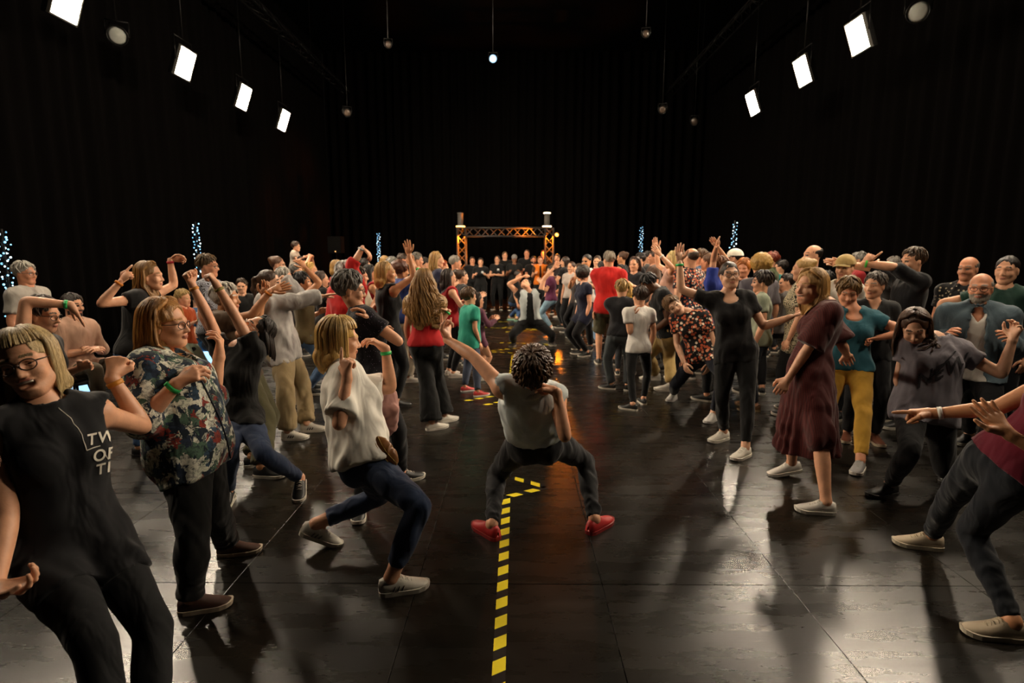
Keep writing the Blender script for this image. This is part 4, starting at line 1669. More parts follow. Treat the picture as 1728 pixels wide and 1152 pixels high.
def cap(P, J, root, base):
    L = lambda *q: head_local(J, q)
    mb = MB()
    n = 18
    V = []
    for t in np.linspace(0, 1.62, 6):
        for a in np.arange(n) * 2 * math.pi / n:
            V.append(L(0.095 * math.sin(t) * math.sin(a), -0.018 + 0.117 * math.sin(t) * math.cos(a), 0.046 + 0.100 * math.cos(t)))
    Q = [[i * n + j, (i + 1) * n + j, (i + 1) * n + (j + 1) % n, i * n + (j + 1) % n] for i in range(5) for j in range(n)]
    mb.add(V, Q)
    V = []
    for k in range(3):
        for a in np.linspace(-1.05, 1.05, 9):
            r = 0.112 + 0.033 * k
            V.append(L(0.086 * math.sin(a) * (1 + 0.05 * k), -0.018 + 0.100 * math.cos(a) + 0.034 * k, 0.046 - 0.010 * k - 0.012 * abs(a)))
    Q = [[i * 9 + j, i * 9 + j + 1, (i + 1) * 9 + j + 1, (i + 1) * 9 + j] for i in range(2) for j in range(8)]
    o = mb.build('cap', cloth(P['cap']), root, None, True, base)
    br = MB().add(V, Q).build('brim', cloth(P['cap']), o, None, True, base)
    so = br.modifiers.new('thickness', 'SOLIDIFY')
    so.thickness = 0.004

# ------------------------------------------------------------------ one person
NP = [0]
def person(P):
    NP[0] += 1
    P['seed'] = NP[0] * 13 + 1
    J = solve(P)
    Y = P['Y']
    near = Y < 6.5
    vox = float(np.clip(0.0034 * Y, 0.0088, 0.0175))
    base = np.array([(J['anR'][0] + J['anL'][0]) / 2, (J['anR'][1] + J['anL'][1]) / 2, 0.0])
    if P.get('seat'):
        base = np.array([J['pel'][0], J['pel'][1], 0.0])
    root = bpy.data.objects.new('person', None)
    root.empty_display_size = 0.2
    root.location = base
    COL.objects.link(root)
    tag(root, P['lab'], 'person', P.get('group'))
    fields = []
    cv = float(np.clip(0.0034 * Y, 0.0088, 0.0215))
    for nm, spk, fn in (('trousers', 'bot', make_bottom), ('shirt', 'top', make_top), ('jacket', 'jac', make_top)):
        sp = P.get(spk)
        if not sp:
            continue
        F, V, Q = fn(P, J, cv * (1.12 if spk == 'bot' and Y > 7 else 1.0), sp)
        if not len(V):
            continue
        for g in fields:                           # hide cloth that lies deep under the next layer
            pass
        o = link(sp.get('name', nm), raw_mesh(nm, V - base, Q, True, [cloth(sp['c'], sp.get('pat'))]), root)
        fields.append((F, V, Q))
        P.setdefault('objs', {})[spk] = (o, V, Q)
    # skin
    lo, hi = bounds(J, ['pel', 'nk', 'shR', 'shL', 'elR', 'elL', 'wrR', 'wrL', 'hipR', 'hipL', 'knR', 'knL', 'anR', 'anL'], 0.17 * max(1, P.get('b', 1)))
    F = Field(lo, hi, vox)
    torso(F, P, J)
    nr = (0.047 if P.get('f', True) else 0.058) * (0.5 * J['s'] + 0.5 * J['hs']) * (0.8 + 0.2 * P.get('b', 1))
    F.cone(J['nk'] - J['up'] * 0.03, J['nk'] * 0.45 + J['hd'] * 0.55, nr * 1.12, nr * 0.97, 0.035)
    for sd in 'RL':
        arm(F, P, J, sd)
        leg(F, P, J, sd)
        fo = fdir(J['foot' + sd][0])
        F.cone(J['an' + sd], J['an' + sd] + fo * 0.03 * J['s'] - np.array([0, 0, 0.035]) * J['s'], 0.034 * J['s'], 0.026 * J['s'], 0.02)
    V, Q = F.mesh()
    hid = np.zeros(len(V), bool)
    for (G, _, _) in fields:
        hid |= G.sample(V) < -0.003
    und = np.zeros(len(V), bool)
    for (G, _, _) in fields:
        und |= G.sample(V) < -0.002
    for _ in range(2 if near else 1):              # keep a rim of skin under every hem
        show = ~hid
        sq = show[Q].any(1)
        hid[Q[sq].ravel()] = False
    V = V - vnormals(V, Q) * (und * 0.010)[:, None]
    V, Q = cut(V, Q, ~hid[Q].all(1))
    core = MB()
    core.tube([J['hd'], J['nk'], J['pel'] * 0.4 + J['nk'] * 0.6, J['pel']], np.array([0.04, 0.035, 0.05, 0.06]) * J['s'], 5)
    for sd in 'RL':
        core.tube([J['nk'] * 0.7 + J['pel'] * 0.3, J['sh' + sd], J['el' + sd], J['wr' + sd]], np.array([0.04, 0.03, 0.022, 0.014]) * J['s'], 5)
        core.tube([J['pel'], J['hip' + sd], J['kn' + sd], J['an' + sd]], np.array([0.05, 0.05, 0.03, 0.02]) * J['s'], 5)
    cV, cP = core.arrays()
    V0 = V
    V = np.concatenate([V, cV])
    VV = [V]
    polys = {4: [Q, cP[0] + len(V0)], 3: [cP[1] + len(V0)]}
    mis = {4: [np.zeros(len(Q) + len(cP[0]), int)], 3: [np.zeros(len(cP[1]), int)]}
    n = len(V)
    hv = float(np.clip(0.0017 * Y, 0.0042, 0.0135))
    hV, hQ, hm = head(P, J, hv)
    VV.append(hV)
    polys[4].append(hQ + n)
    mis[4].append(hm)
    n += len(hV)
    for sd in 'RL':
        a, pl = hand(P, J, sd, float(np.clip(0.0013 * Y, 0.0036, 0.02)))
        VV.append(a)
        for q in pl:
            polys[q.shape[1]].append(q + n)
            mis[q.shape[1]].append(np.zeros(len(q), int))
        n += len(a)
    if Y < 7 and not P.get('shut'):
        for g in (-1, 1):
            mb = MB()
            mb.ball((0, 0, 0), 0.0132 * J['hs'], 12, 10, J['HM'] @ np.array([[1, 0, 0], [0, 0, 1], [0, -1, 0]], float))
            a, pl = mb.arrays()
            c = head_local(J, (g * 0.0305, 0.0660, -0.001))
            for q in pl:
                fcn = (a[q].mean(1) / (0.0132 * J['hs'])) @ J['HM'][:, 1]
                polys[q.shape[1]].append(q + n)
                mis[q.shape[1]].append(np.where(fcn > 0.78, 6, 5))
            VV.append(a + c)
            n += len(a)
    if P.get('smile', 0) >= 1 and Y < 5:
        tp = [head_local(J, (x, 0.0845 - 14 * x * x, -0.0605)) for x in np.linspace(-0.021, 0.021, 8)]
        tm = MB().tube(tp, 0.0042 * J['hs'], 6)
        a, pl = tm.arrays()
        for q in pl:
            polys[q.shape[1]].append(q + n)
            mis[q.shape[1]].append(np.full(len(q), 3))
        VV.append(a)
        n += len(a)
    sk = skin(P.get('skin', 'light'))
    hc = P.get('hc', '4a3524')
    Qs = [np.concatenate(polys[4])] + ([np.concatenate(polys[3])] if polys[3] else [])
    mi = np.concatenate(mis[4] + mis[3])
    body = link('body', raw_mesh('body', np.concatenate(VV) - base, Qs, True,
                [sk, lip_mat(), hair_mat(P.get('brow', hc)), plain('teeth', 'e8e0d0', 0.35), hair_mat(P.get('beard') or hc), plain('eyewhite', 'd8d0c6', 0.3), plain('iris', '2a211a', 0.25)], mi), root)
    # hair
    if P.get('hair', 'short') != 'none':
        hf = hair_field(P, J, float(np.clip(0.0028 * Y, 0.0065, 0.016)))
        V, Q = hf.mesh()
        amp = {'afro': 0.010, 'curly': 0.010, 'tousle': 0.008}.get(P.get('hair'), 0.0035)
        V = V + vnormals(V, Q) * (amp * wobble(V, P['seed'] + 3, 0.035, squash=(1, 1, 0.35 if P.get('hair') != 'afro' else 1)))[:, None]
        if P.get('cap'):
            cap(P, J, root, base)
        def clear(A):
            bf = [F] + [g[0] for g in fields]
            for _ in range(3):
                for G in bf:
                    d = G.sample(A)
                    m = d < 0.010
                    if m.any():
                        B = A[m]
                        gr = G.grad(B)
                        gr = gr * np.array([1, 1, 0.3])
                        A[m] = B + gr * np.clip(0.010 - d[m], 0, 0.10)[:, None]
            return A
        longh = P.get('hair') in ('long', 'bob', 'mid', 'curly', 'pony')
        if longh:
            below = ((V - J['hd']) @ J['HM'])[:, 2] < -0.07 * J['hs']
            if below.any():
                V[below] = clear(V[below])
            lc = (V - J['hd']) @ J['HM'] / J['hs']
            m = (lc[:, 2] < 0.02) & (lc[:, 2] > -0.16) & (lc[:, 1] > 0.012) & (np.abs(lc[:, 0]) < 0.10)
            lc[m, 1] = 0.012 + (lc[m, 1] - 0.012) * 0.15
            V = lc * J['hs'] @ J['HM'].T + J['hd']
        Vl = [V]
        Pl = [Q]
        if P.get('locks', 130 if Y < 4.2 else (70 if Y < 7.2 else (34 if Y < 12 else 0))) and P.get('hair') not in ('bald', 'afro', 'pony', 'bun') and not P.get('cap'):
            P.setdefault('locks', 130 if Y < 4.2 else (70 if Y < 7.2 else 34))
            lv, lp = hair_locks(P, J).arrays()
            if longh:
                lc = (lv - J['hd']) @ J['HM'] / J['hs']
                m = (lc[:, 2] < 0.045) & (lc[:, 2] > -0.26) & (np.abs(lc[:, 0]) < 0.11)
                if not P.get('bangs'):
                    lc[m, 1] = np.minimum(lc[m, 1], 0.030 - 0.10 * np.clip(-lc[m, 2] - 0.02, 0, 0.2))
                else:
                    m &= lc[:, 2] < 0.01
                    lc[m, 1] = np.minimum(lc[m, 1], 0.034)
                lv = lc * J['hs'] @ J['HM'].T + J['hd']
                below = ((lv - J['hd']) @ J['HM'])[:, 2] < -0.07 * J['hs']
                lv[below] = clear(lv[below])
            Vl.append(lv)
            Pl += [q + len(V) for q in lp]
        link('hair', raw_mesh('hair', np.concatenate(Vl) - base, Pl, True, [hair_mat(hc)]), root)
    if P.get('glasses'):
        glasses(P, J, root, base)
    for sd in 'RL':
        if P.get('shoe', 1) is not None and not P.get('noshoe'):
            make_shoe(P, J, sd, root, base, near)
        if P.get('band' + sd):
            band(P, J, sd, P['band' + sd], root, base)
    if P.get('badge'):
        M = np.stack([J['lat'], J['f'], J['up']], 1)
        MB().box(J['pel'] + J['up'] * 0.36 * J['s'] + J['f'] * 0.142 * J['s'] + J['lat'] * -0.06, (0.06, 0.012, 0.07), M).build('badge', plain('badge', 'd8dce0', 0.5), root, None, False, base)
    P['J'] = J
    P['root'] = root
    P['base'] = base
    return P
# ------------------------------------------------------------------ the dancers, nearest first
BLK = '15151a'
def top(c, sl=0.5, **k):
    return dict(c=c, sl=sl, **k)
def bot(c, off=0.010, **k):
    return dict(c=c, off=off, **k)
JEANS = dict(c='1f2a40', pat='denim', off=0.008)
WS = dict(c='cfc9bd', sole='d8d2c6', lace='d8d2c6')
BS = dict(c='161514', sole='2a2724')
VS = dict(c='161514', sole='cfc8ba', lace='cfc8ba', stripe='cfc8ba', wave=1)

tank = person(dict(lab='laughing person in black lettered tank top at the left picture edge', H=1.66, Y=1.92, pel=(120, 915), nk=(74, 685), ns=1, hd=(36, 580), hsn=0.3, yaw=122, hyaw=130,
    face=(158, 4, 16), b=1.0, smile=2, armR=(10, 862, -0.2, -8, 985, -0.6, dict(h='claw', t=(48, 985, -0.3), n=(0.2, 1, 0.3))),
    armL=(226, 716, 0.7, 188, 637, -0.2, dict(h='fist', t=(200, 590, 0.3), n=(-0.4, 0.1, -1))),
    legL=(255, 1290, 268, 1040), legR=(195, 1310, 175, 1100), footL=140, footR=160, hair='mid', hl=0.16, hc='b39a6c', brow='6a5638', locks=210, bangs=1, glasses='3a2c24',
    top=top(BLK, 0, tank=1, hem=0.16, off=0.022, wr=0.008), bot=bot('0f1014', 0.010), bandL='d08a30', skin='light'))

floral = person(dict(lab='stout person with glasses in painterly print blouse, hands raised at chest', H=1.55, Y=2.72, pel=(322, 748), nk=(266, 606), ns=0.5, hd=(282, 548), hsn=-0.3, yaw=80,
    face=(88, 2, 0), b=1.42, belly=1.5, hw=1.08, hnd=1.1, armR=(240, 706, -0.7, 294, 652, -0.6, dict(h='claw', t=(345, 622, -0.2), n=(0.3, -0.3, -1))),
    armL=(378, 690, 0.2, 368, 612, -0.2, dict(h='claw', t=(372, 560, 0), n=(-1, 0, 0.2))),
    legR=(322, 1006, 330, 890), legL=(384, 914, 362, 860), footR=70, footL=75, hair='long', hl=0.20, vol=0.010, hc='a8763e', locks=190, glasses='2c1510', ab=1.1,
    top=top('8a8f86', 1.05, pat='painterly', hem=0.17, off=0.030, nk=0.085, scoop=0.07, flare=0.022, boxy=1, wr=0.007, name='blouse'), bot=bot('0e0d0d', 0.016, cuff=0.07),
    shoe=dict(c='4a2f24', sole='b8a690'), bandR='2fbf62'))

white = person(dict(lab='blonde person in white blouse and dark jeans with deeply bent knees', H=1.66, Y=2.98, pel=(612, 772), nk=(584, 650), ns=0.2, hd=(574, 562), hsn=0, yaw=68, face=(66, -3, 0), b=1.06,
    armR=(572, 716, -0.9, 590, 615, -0.5, dict(h='point', t=(580, 552, 0), n=(0.5, 0, -1))), armL=(676, 657, 0, 652, 600, -0.2, dict(h='claw', t=(618, 566, 0), n=(-0.6, -0.6, 0))),
    legR=(660, 974, 706, 850), legL=(532, 884, 628, 842, 0.055), footR=72, footL=78, hair='bob', hl=0.135, vol=0.006, hc='c09a58', locks=230, bangs=1,
    top=top('e6e2d8', 0.8, hem=0.03, off=0.026, boxy=1, flare=0.030, wr=0.011, nk=0.075, v=0.08, name='blouse'), bot=dict(JEANS, off=0.008, len=1.82),
    shoe=dict(c='c9c4b8', sole='bdb6a8', lace='d8d4ca', stripe='6a665c'), bandL='2fbf62'))

dancer = person(dict(lab='dancer in pale sleeveless denim shirt and red shoes seen from behind, legs astride', H=1.66, Y=3.38, pel=(905, 742), nk=(893, 658), ns=-1, hd=(900, 622), hsn=-1, yaw=2, sr=20, hyaw=0,
    face=(14, 38, 6), armL=(799, 602, 0.9, 766, 580, 0.6, dict(h='horns', t=(752, 545, 0.2), n=(0.7, 0.2, 0.6))), armR=(950, 722, -0.6, 940, 662, 0.6, dict(h='fist', t=(918, 650, 0.3), n=(-0.3, -1, 0))),
    legL=(830, 884, 840, 800), legR=(1003, 875, 994, 785), footL=-38, footR=42, hair='tousle', vol=0.010, hc='553820', locks=240,
    top=top('c6cfd0', 0, tank=1, hem=-0.10, off=0.024, boxy=1, wr=0.006, nk=0.066, name='sleeveless_shirt'), bot=dict(c='1c1c20', pat='denim', off=0.009, len=1.97, wr=0.005), shoe=dict(c='b01c1c', sole='8a1614')))

person(dict(lab='person in black shirt bent backwards with both fists stretched up at left', H=1.66, Y=3.95, pel=(402, 704), nk=(402, 588), ns=0.4, hd=(432, 556), hsn=0.2, yaw=200, face=(215, 48, -20),
    armR=(356, 546, -0.2, 328, 488, 0, dict(h='fist', n=(1, 0, 0.2))), armL=(398, 534, -0.2, 370, 488, 0, dict(h='fist', n=(-1, 0, 0.2))), legR=(385, 826, 390, 760), legL=(506, 806, 458, 772, 0.03), footL=165, footR=170,
    hair='mid', hl=0.12, hc='1f1712', glasses='b8b0a4', top=top('1c1a19', 0.5, hem=0.03, off=0.02, pat='rib'), bot=dict(JEANS), shoe=VS, bandR='d08a30', bandL='8a7a3a'))

person(dict(lab='white-haired person in brown top and olive trousers leaning back at left', H=1.64, Y=4.65, pel=(412, 632), nk=(374, 532), ns=0, hd=(384, 490), yaw=78, face=(85, 2, 0),
    armR=(414, 534, -0.4, 449, 500, -0.2, dict(h='open', t=(484, 482, 0), n=(0, 0.4, 1))), armL=(410, 545, 0.3, 440, 520, 0), legR=(441, 787, 462, 716), legL=(425, 770, 455, 705), footR=95, hair='short', vol=0.006, hc='c4beb4',
    skin='tan', top=top('4f3d2c', 0.5, hem=0.06, off=0.02), bot=bot('4e4a32', 0.028, cuff=0.085), shoe=dict(c='1a1918', sole='cfc8ba'), bandR='e08426'))

person(dict(lab='person with ponytail in grey sweatshirt and khaki trousers, arms stretched forward', H=1.63, Y=5.4, pel=(478, 588), nk=(451, 508), ns=0, hd=(456, 477), yaw=74, face=(82, 0, 0),
    armR=(500, 508, -0.2, 541, 500, 0, dict(h='flat', n=(0, -1, 0))), armL=(514, 498, 0.2, 489, 482, 0, dict(h='relaxed', t=(475, 471, 0))), legR=(486, 727, 483, 655), legL=(518, 714, 512, 650), footR=85, footL=80,
    hair='pony', hc='3f2a1b', skin='pale', top=top('aaa6a2', 1.95, hem=0.13, off=0.030, loose=0.012, wr=0.010, boxy=1, name='sweatshirt'), bot=bot('96825f', 0.028, cuff=0.088, wr=0.008),
    shoe=dict(WS, stripe='26241f'), bandR='e08426'))

glit = person(dict(lab='grey-haired person in dark glittering top behind the white blouse', H=1.62, Y=3.9, pel=(636, 640), nk=(612, 552), ns=0, hd=(598, 508), yaw=60, face=(75, -5, 0),
    armR=(664, 570, -0.1, 620, 532, 0, dict(h='relaxed', t=(602, 514, 0), n=(-0.5, -0.8, 0))), armL='bent', legR=(607, 846, 640, 745), legL=(677, 795, 668, 720), footR=170, footL=60, hair='short', vol=0.005, hc='6f6a64',
    glasses='4a4038', top=top('1c1822', 0.5, pat='sparkle', hem=0.06, off=0.02), bot=bot('17171c', 0.012), shoe=VS))

def S(px, yt, Y, yaw, lab, tp, bt=BLK, hair=('short', '3a2a1c'), **k):
    d = dict(lab=lab, st=(px, yt), Y=Y, yaw=yaw, hair=hair[0], hc=hair[1], top=tp, bot=bt if isinstance(bt, dict) else bot(bt, 0.014))
    if len(hair) > 2:
        d['hl'] = hair[2]
    d.update(k)
    return person(d)

# ---- right side, large figures
person(dict(lab='person in red top and jeans at the right edge pointing left with stretched arm', H=1.66, Y=2.5, pel=(1694, 785), nk=(1838, 672), ns=0, hd=(1885, 610), yaw=-88, face=(-90, 0, 0),
    armR=(1650, 704, 0.2, 1546, 700, 0.2, dict(h='point', t=(1488, 690, 0), n=(0, -1, 0))), armL=(1800, 800, -0.6, 1738, 752, -0.3, dict(h='open', t=(1664, 692, 0), n=(-0.3, 0.5, 0.8))), hnd=1.08,
    legR=(1572, 902, 1592, 800), legL=(1708, 1048, 1640, 880), footR=-72, footL=-78, hair='long', hc='2a1c14', skin='tan', top=top('5e0c22', 0, tank=1, hem=0.0, off=0.012), bot=dict(JEANS, c='0e131c'), shoe=dict(c='b8a890', sole='c8bca6', lace='b8a890'), bandR='d8d4cc'))

dress = person(dict(lab='blonde person in burgundy midi dress and white sneakers', H=1.63, Y=4.0, pel=(1364, 628), nk=(1388, 545), ns=0, hd=(1382, 503), yaw=-72, face=(-112, 3, 0), b=1.0, smile=1,
    armL=(1344, 618, -0.5, 1314, 664, 0, dict(h='relaxed', n=(0.5, 0, -1))), armR=(1440, 610, 0.3, 1425, 590, 0.5), legL=(1394, 846, 1388, 740), legR=(1336, 780, 1340, 710, 0.03), footL=-78, footR=-80,
    hair='bob', hl=0.17, vol=0.010, hc='b0854e', locks=200, top=top('471614', 0.92, dress=1, hem=0.05, off=0.016, loose=0.022, flare=0.03, wr=0.008, pat='rib', name='dress'), skirt=dict(z=0.30, r=0.215), bot=None,
    shoe=dict(WS, c='d2cdc4')))

person(dict(lab='person in black t-shirt and leggings with one arm raised, right of centre', H=1.66, Y=4.95, pel=(1242, 592), nk=(1230, 505), ns=0, hd=(1231, 473), yaw=188, face=(186, 8, 4), b=1.06, f=True,
    armR=(1152, 489, -0.1, 1147, 441, 0, dict(h='open', n=(0.2, 0, 1))), armL=(1292, 557, -0.2, 1322, 539, -0.2, dict(h='relaxed', n=(0, 1, 0.2))), legR=(1221, 727, 1222, 660), legL=(1258, 754, 1264, 672), footR=238, footL=232,
    hair='bun', hc='2c2019', glasses='3a3430', skin='pale', top=top('171517', 0.52, hem=0.10, off=0.014, scoop=0.05), bot=bot('0d0d0f', 0.006, len=1.9), shoe=WS, bandR='35c268'))

person(dict(lab='person in teal t-shirt and mustard trousers, elbow out', H=1.62, Y=4.85, pel=(1432, 620), nk=(1438, 537), ns=0, hd=(1434, 506), yaw=200, face=(205, -16, 0), b=1.08,
    armL=(1509, 552, 0, 1486, 569, -0.5, dict(h='fist', n=(0, -1, 0.3))), armR=(1385, 585, 0, 1380, 610, -0.6), legR=(1394, 735, 1398, 690), legL=(1452, 776, 1462, 702), footR=238, footL=222,
    hair='short', vol=0.012, hc='7a5c36', skin='ruddy', top=top('2a5d6a', 0.42, hem=0.02, off=0.016, scoop=0.05), bot=bot('b58a30', 0.010, len=1.88), shoe=dict(c='8d8a88', sole='c9c3b8', lace='a5a29c')))

grey = person(dict(lab='long-haired person looking down in grey printed t-shirt', H=1.68, Y=3.95, pel=(1560, 690), nk=(1574, 592), ns=0.2, hd=(1546, 556), hsn=-0.8, yaw=196, face=(212, -24, 4), b=1.04,
    armR=(1506, 682, 0, 1562, 702, -0.5, dict(h='open', t=(1594, 696, 0), n=(0, 1, 0.3))), armL=(1676, 624, 0, 1705, 585, -0.1, dict(h='claw', n=(-1, 0, 0.3))), legR=(1502, 815, 1530, 752), legL=(1600, 790, 1600, 740), footR=255, footL=220,
    hair='long', hl=0.20, vol=0.006, hc='4a3120', locks=200, skin='pale', top=top('77727a', 0.5, hem=0.10, off=0.022, boxy=1, wr=0.009), bot=bot('1d1d20', 0.012), shoe=BS))

S(1658, 460, 4.75, 215, 'bald bearded person in open denim jacket over white shirt', top('c9c4bc', 1.6, hem=0.06, v=0.09, off=0.012), '15161c', ('bald', '8a8078'), f=False, H=1.76, b=1.08, beard='8f877c', glasses='3a3430', skin='ruddy', face=(225, 0, 0),
  jac=top('3c4a52', 1.95, hem=0.06, off=0.040, open=0.075, pat='denim', wr=0.010, name='jacket'), armL='bent', armR='bent')
S(1702, 432, 4.95, 235, 'tall dark-haired person in dark green top at the right edge', top('17362c', 0.5), BLK, ('bun', '1d1512'), armR=(1592, 510, 0, 1584, 545, -0.4))
S(1636, 433, 5.7, 240, 'bald person in dotted black shirt behind the denim jacket', top('181518', 0.6, pat='dots'), BLK, ('bald', '6a625a'), f=False, skin='ruddy')
S(1542, 418, 5.6, -82, 'person in black sweater pointing left with both arms at right', top('15151b', 1.0, off=0.02), BLK, ('short', '4a3522'), f=False, face=(-95, 0, 0),
  armL=(1522, 458, -0.4, 1489, 448, 0, dict(h='point', t=(1466, 436, 0))), armR=(1472, 452, 0.3, 1438, 448, 0, dict(h='flat', t=(1402, 442, 0))), bandL='4fc040')
S(1478, 462, 5.1, 200, 'person with short grey-streaked hair in black v-neck top', top('121215', 0.8, v=0.09), BLK, ('short', '5a5048'), face=(240, 0, 0), armL='bent', shoe=dict(c='6a3a26', sole='b9a890'))

# ---- right side, middle distance
person(dict(lab='person in orange leaf print blouse leaning sideways with tilted head', H=1.62, Y=6.1, pel=(1186, 600), nk=(1164, 535), ns=0, hd=(1142, 519), yaw=205, sr=-14, face=(192, 0, 48),
    armR=(1142, 578, -0.4, 1152, 606, -0.4, dict(h='relaxed')), armL=(1208, 590, 0.3, 1196, 615, 0), legR=(1137, 662, 1150, 640), legL=(1204, 696, 1220, 648), footR=215, footL=222, hair='short', vol=0.006, hc='7a5a3a', skin='pale',
    top=top('191417', 0.6, pat='leafy', hem=0.06, off=0.022), bot=bot('161c2c', 0.010), shoe=dict(c='d8d5d0', sole='d8d5d0', lace='d8d5d0')))
person(dict(lab='person in black polo shirt and khaki cargo trousers bending forward', H=1.76, Y=7.1, pel=(1128, 562), nk=(1115, 492), ns=0, hd=(1096, 480), yaw=-84, face=(-100, -34, 0), f=False, skin='dark',
    armL=(1128, 540, -0.5, 1106, 556, 0, dict(h='fist')), armR=(1095, 530, 0.3, 1085, 560, 0), legL=(1133, 648, 1128, 605), legR=(1106, 630, 1098, 598), footL=-80, footR=-85, hair='crop', hc='100c0a', bandL='4fd060',
    top=top('131416', 0.55, hem=0.05, off=0.018), bot=bot('a58a55', 0.022, cuff=0.075, wr=0.008), shoe=dict(c='d2cdc2', sole='d8d2c6', stripe='a02020')))
S(1050, 475, 7.1, 18, 'blonde child in black t-shirt and washed dark jeans seen from behind', top('18161c', 0.5), dict(c='2c3032', pat='denim', off=0.02, cuff=0.07), ('short', 'a8854e'), H=1.36, kid=1, f=False, vol=0.006, shoe=VS, armR='', armL=(1036, 512, 0, 1040, 540, 0.5), footL=-70, footR=30)
S(1080, 487, 6.4, -18, 'brown-haired child in white t-shirt and black leggings', top('d8d4ce', 0.5, hem=0.12), bot('0d0d0f', 0.006), ('short', '3a261a'), H=1.34, kid=1, f=False, vol=0.006, armL=(1062, 552, 0, 1070, 528, 0.4), shoe=dict(c='1a1918', sole='cfc8ba'), legL=(1068, 682, 1074, 630), legR=(1086, 672, 1092, 630), footL=-60)
S(1286, 460, 6.2, -75, 'boy in pale green t-shirt behind the black t-shirt dancer', top('8d9580', 0.5, hem=0.1), '1a2230', ('short', '2c2018'), H=1.50, kid=1, f=False, vol=0.008, shoe=dict(c='6a4a2a', sole='8a7456'))
S(1028, 424, 8.8, 12, 'person in bright red t-shirt and olive shorts seen from behind', top('c01d18', 0.5, hem=0.12, off=0.020), bot('4f4c38', 0.03, len=0.98, cuff=0.11), ('short', '8a7f70'), f=False, b=1.0, armL=(1019, 500, 0, 1005, 526, 0, dict(h='relaxed', t=(996, 538, 0))), bandL='4fd060', shoe=dict(c='2a2724', sole='cfc8ba'), face=(-20, 0, 0))
S(985, 453, 9.4, 250, 'person with dark curly hair hanging over a navy dress, leaning forward', top('161c38', 0.4, hem=0.25, off=0.02), '0d0d10', ('afro', '2a211a'), H=1.62, lean=(-0.1, -0.4), face=(230, -50, 0), armR='', armL='')
S(990, 429, 10.2, 215, 'person with tied-back dark hair in white tank top, right of the truss', top('d4cfc8', 0, tank=1), BLK, ('bun', '1a1412'), skin='tan', armR='clap', armL='clap')
S(1008, 431, 12.0, 200, 'person in dark top between the white tank top and red t-shirt', top('2a2422', 0.5), BLK, ('short', '3a2a20'), f=False)
S(1014, 442, 10.9, -60, 'person in light denim dungarees beside the red t-shirt', top('6f8aa8', 0.5, pat='denim', hem=0.2), dict(c='6f8aa8', pat='denim', off=0.014), ('long', '1c1512', 0.2), armL='clap', armR='clap')
S(1050, 424, 11.7, -60, 'person with hair tied up in black camisole, back turned', top('141317', 0, tank=1), BLK, ('bun', '4a3020'), skin='tan', armR='clap', armL='clap', lean=(0.0, 0))
S(1071, 434, 9.6, 215, 'dark-haired person in navy top clapping behind the blonde child', top('17171f', 0.6), BLK, ('mid', '3a2418', 0.12), armR='clap', armL='clap', bandR='4fd060')
S(1080, 427, 11.0, -90, 'dark-haired person behind the clapping navy top', top('201c20', 0.5), BLK, ('short', '241a14'))
S(1093, 424, 11.8, -80, 'far person with dark hair left of the raised hands', top('33302e', 0.5), BLK, ('short', '1c1512'), f=False)
S(1104, 422, 10.3, -85, 'person with reddish face behind the raised pink sleeves', top('5a4438', 0.5), BLK, ('short', '3a261a'), f=False, skin='ruddy')
S(1134, 424, 8.4, -70, 'blonde person in pink top with both arms raised and clapping', top('c9a090', 0.5, hem=0.08), BLK, ('mid', 'c8b070', 0.1), armL=(1132, 462, -0.3, 1116, 432, 0, dict(h='flat')), armR=(1122, 455, 0.3, 1108, 428, 0, dict(h='flat')), bandL='d8d4cc')
S(1058, 480, 8.0, 20, 'blonde child half hidden behind the two boys', top('c8a81e', 0.5), '2a2c30', ('mid', 'b08a4c', 0.06), H=1.28, kid=1)
S(1144, 421, 9.4, -80, 'person with brown hair behind the green wristband', top('3a3634', 0.5), BLK, ('short', '5a3f28'), f=False)
S(1166, 418, 7.7, -35, 'balding person in navy and orange leaf shirt seen from behind', top('1a2236', 0.6, pat='leafy', hem=0.1), BLK, ('bald', '3a2a1c'), f=False, b=1.1)
S(1182, 420, 8.8, -60, 'person in blue shirt behind the balding leaf-shirt dancer', top('33506e', 0.5), BLK, ('short', '5a4028'), f=False, skin='ruddy')
S(1195, 427, 8.2, -50, 'person in black top left of the joined raised hands', top('121214', 0.5), BLK, ('short', '5a3c24'), skin='ruddy')
S(1214, 434, 6.6, -40, 'person in royal blue top with hands joined overhead', top('24378c', 0.7), BLK, ('short', '7a5030'), armL=(1203, 446, 0, 1207, 425, -0.5, dict(h='flat')), armR=(1226, 446, 0, 1215, 423, -0.5, dict(h='flat')), H=1.6)
S(1239, 421, 8.6, -70, 'bearded person wearing a white cap', top('1a1a1c', 0.5), BLK, ('short', '241a14'), f=False, beard='2a1e16', cap='d6d0c0')
S(1256, 438, 7.5, 215, 'ginger-haired person in dark jacket behind the black t-shirt dancer', top('221e1e', 1.9), BLK, ('short', 'b0682a'), vol=0.01, skin='ruddy')
S(1284, 433, 6.9, 0, 'person with bushy curly blonde hair seen from behind', top('5f5a60', 0.8), BLK, ('afro', 'b88f48'))
S(1303, 425, 9.6, -60, 'red-haired person in moss green top at the back right', top('3c4526', 1.9), BLK, ('short', '7a3420'))
S(1318, 440, 10.0, -60, 'person in teal top far behind the moss green top', top('0f6a62', 0.6), BLK, ('short', '241a14'))
S(1356, 435, 6.0, -60, 'person with blonde bun in patterned cream dress', top('b9ad90', 0.6, pat='geo', hem=0.3, off=0.02), '1a1a1c', ('bun', 'a8844a'))
S(1372, 412, 6.9, -80, 'tall bald person in black t-shirt at the back right', top('17161a', 0.5), BLK, ('bald', '1c1512'), f=False, beard='2a1e16', face=(-95, 4, 0))
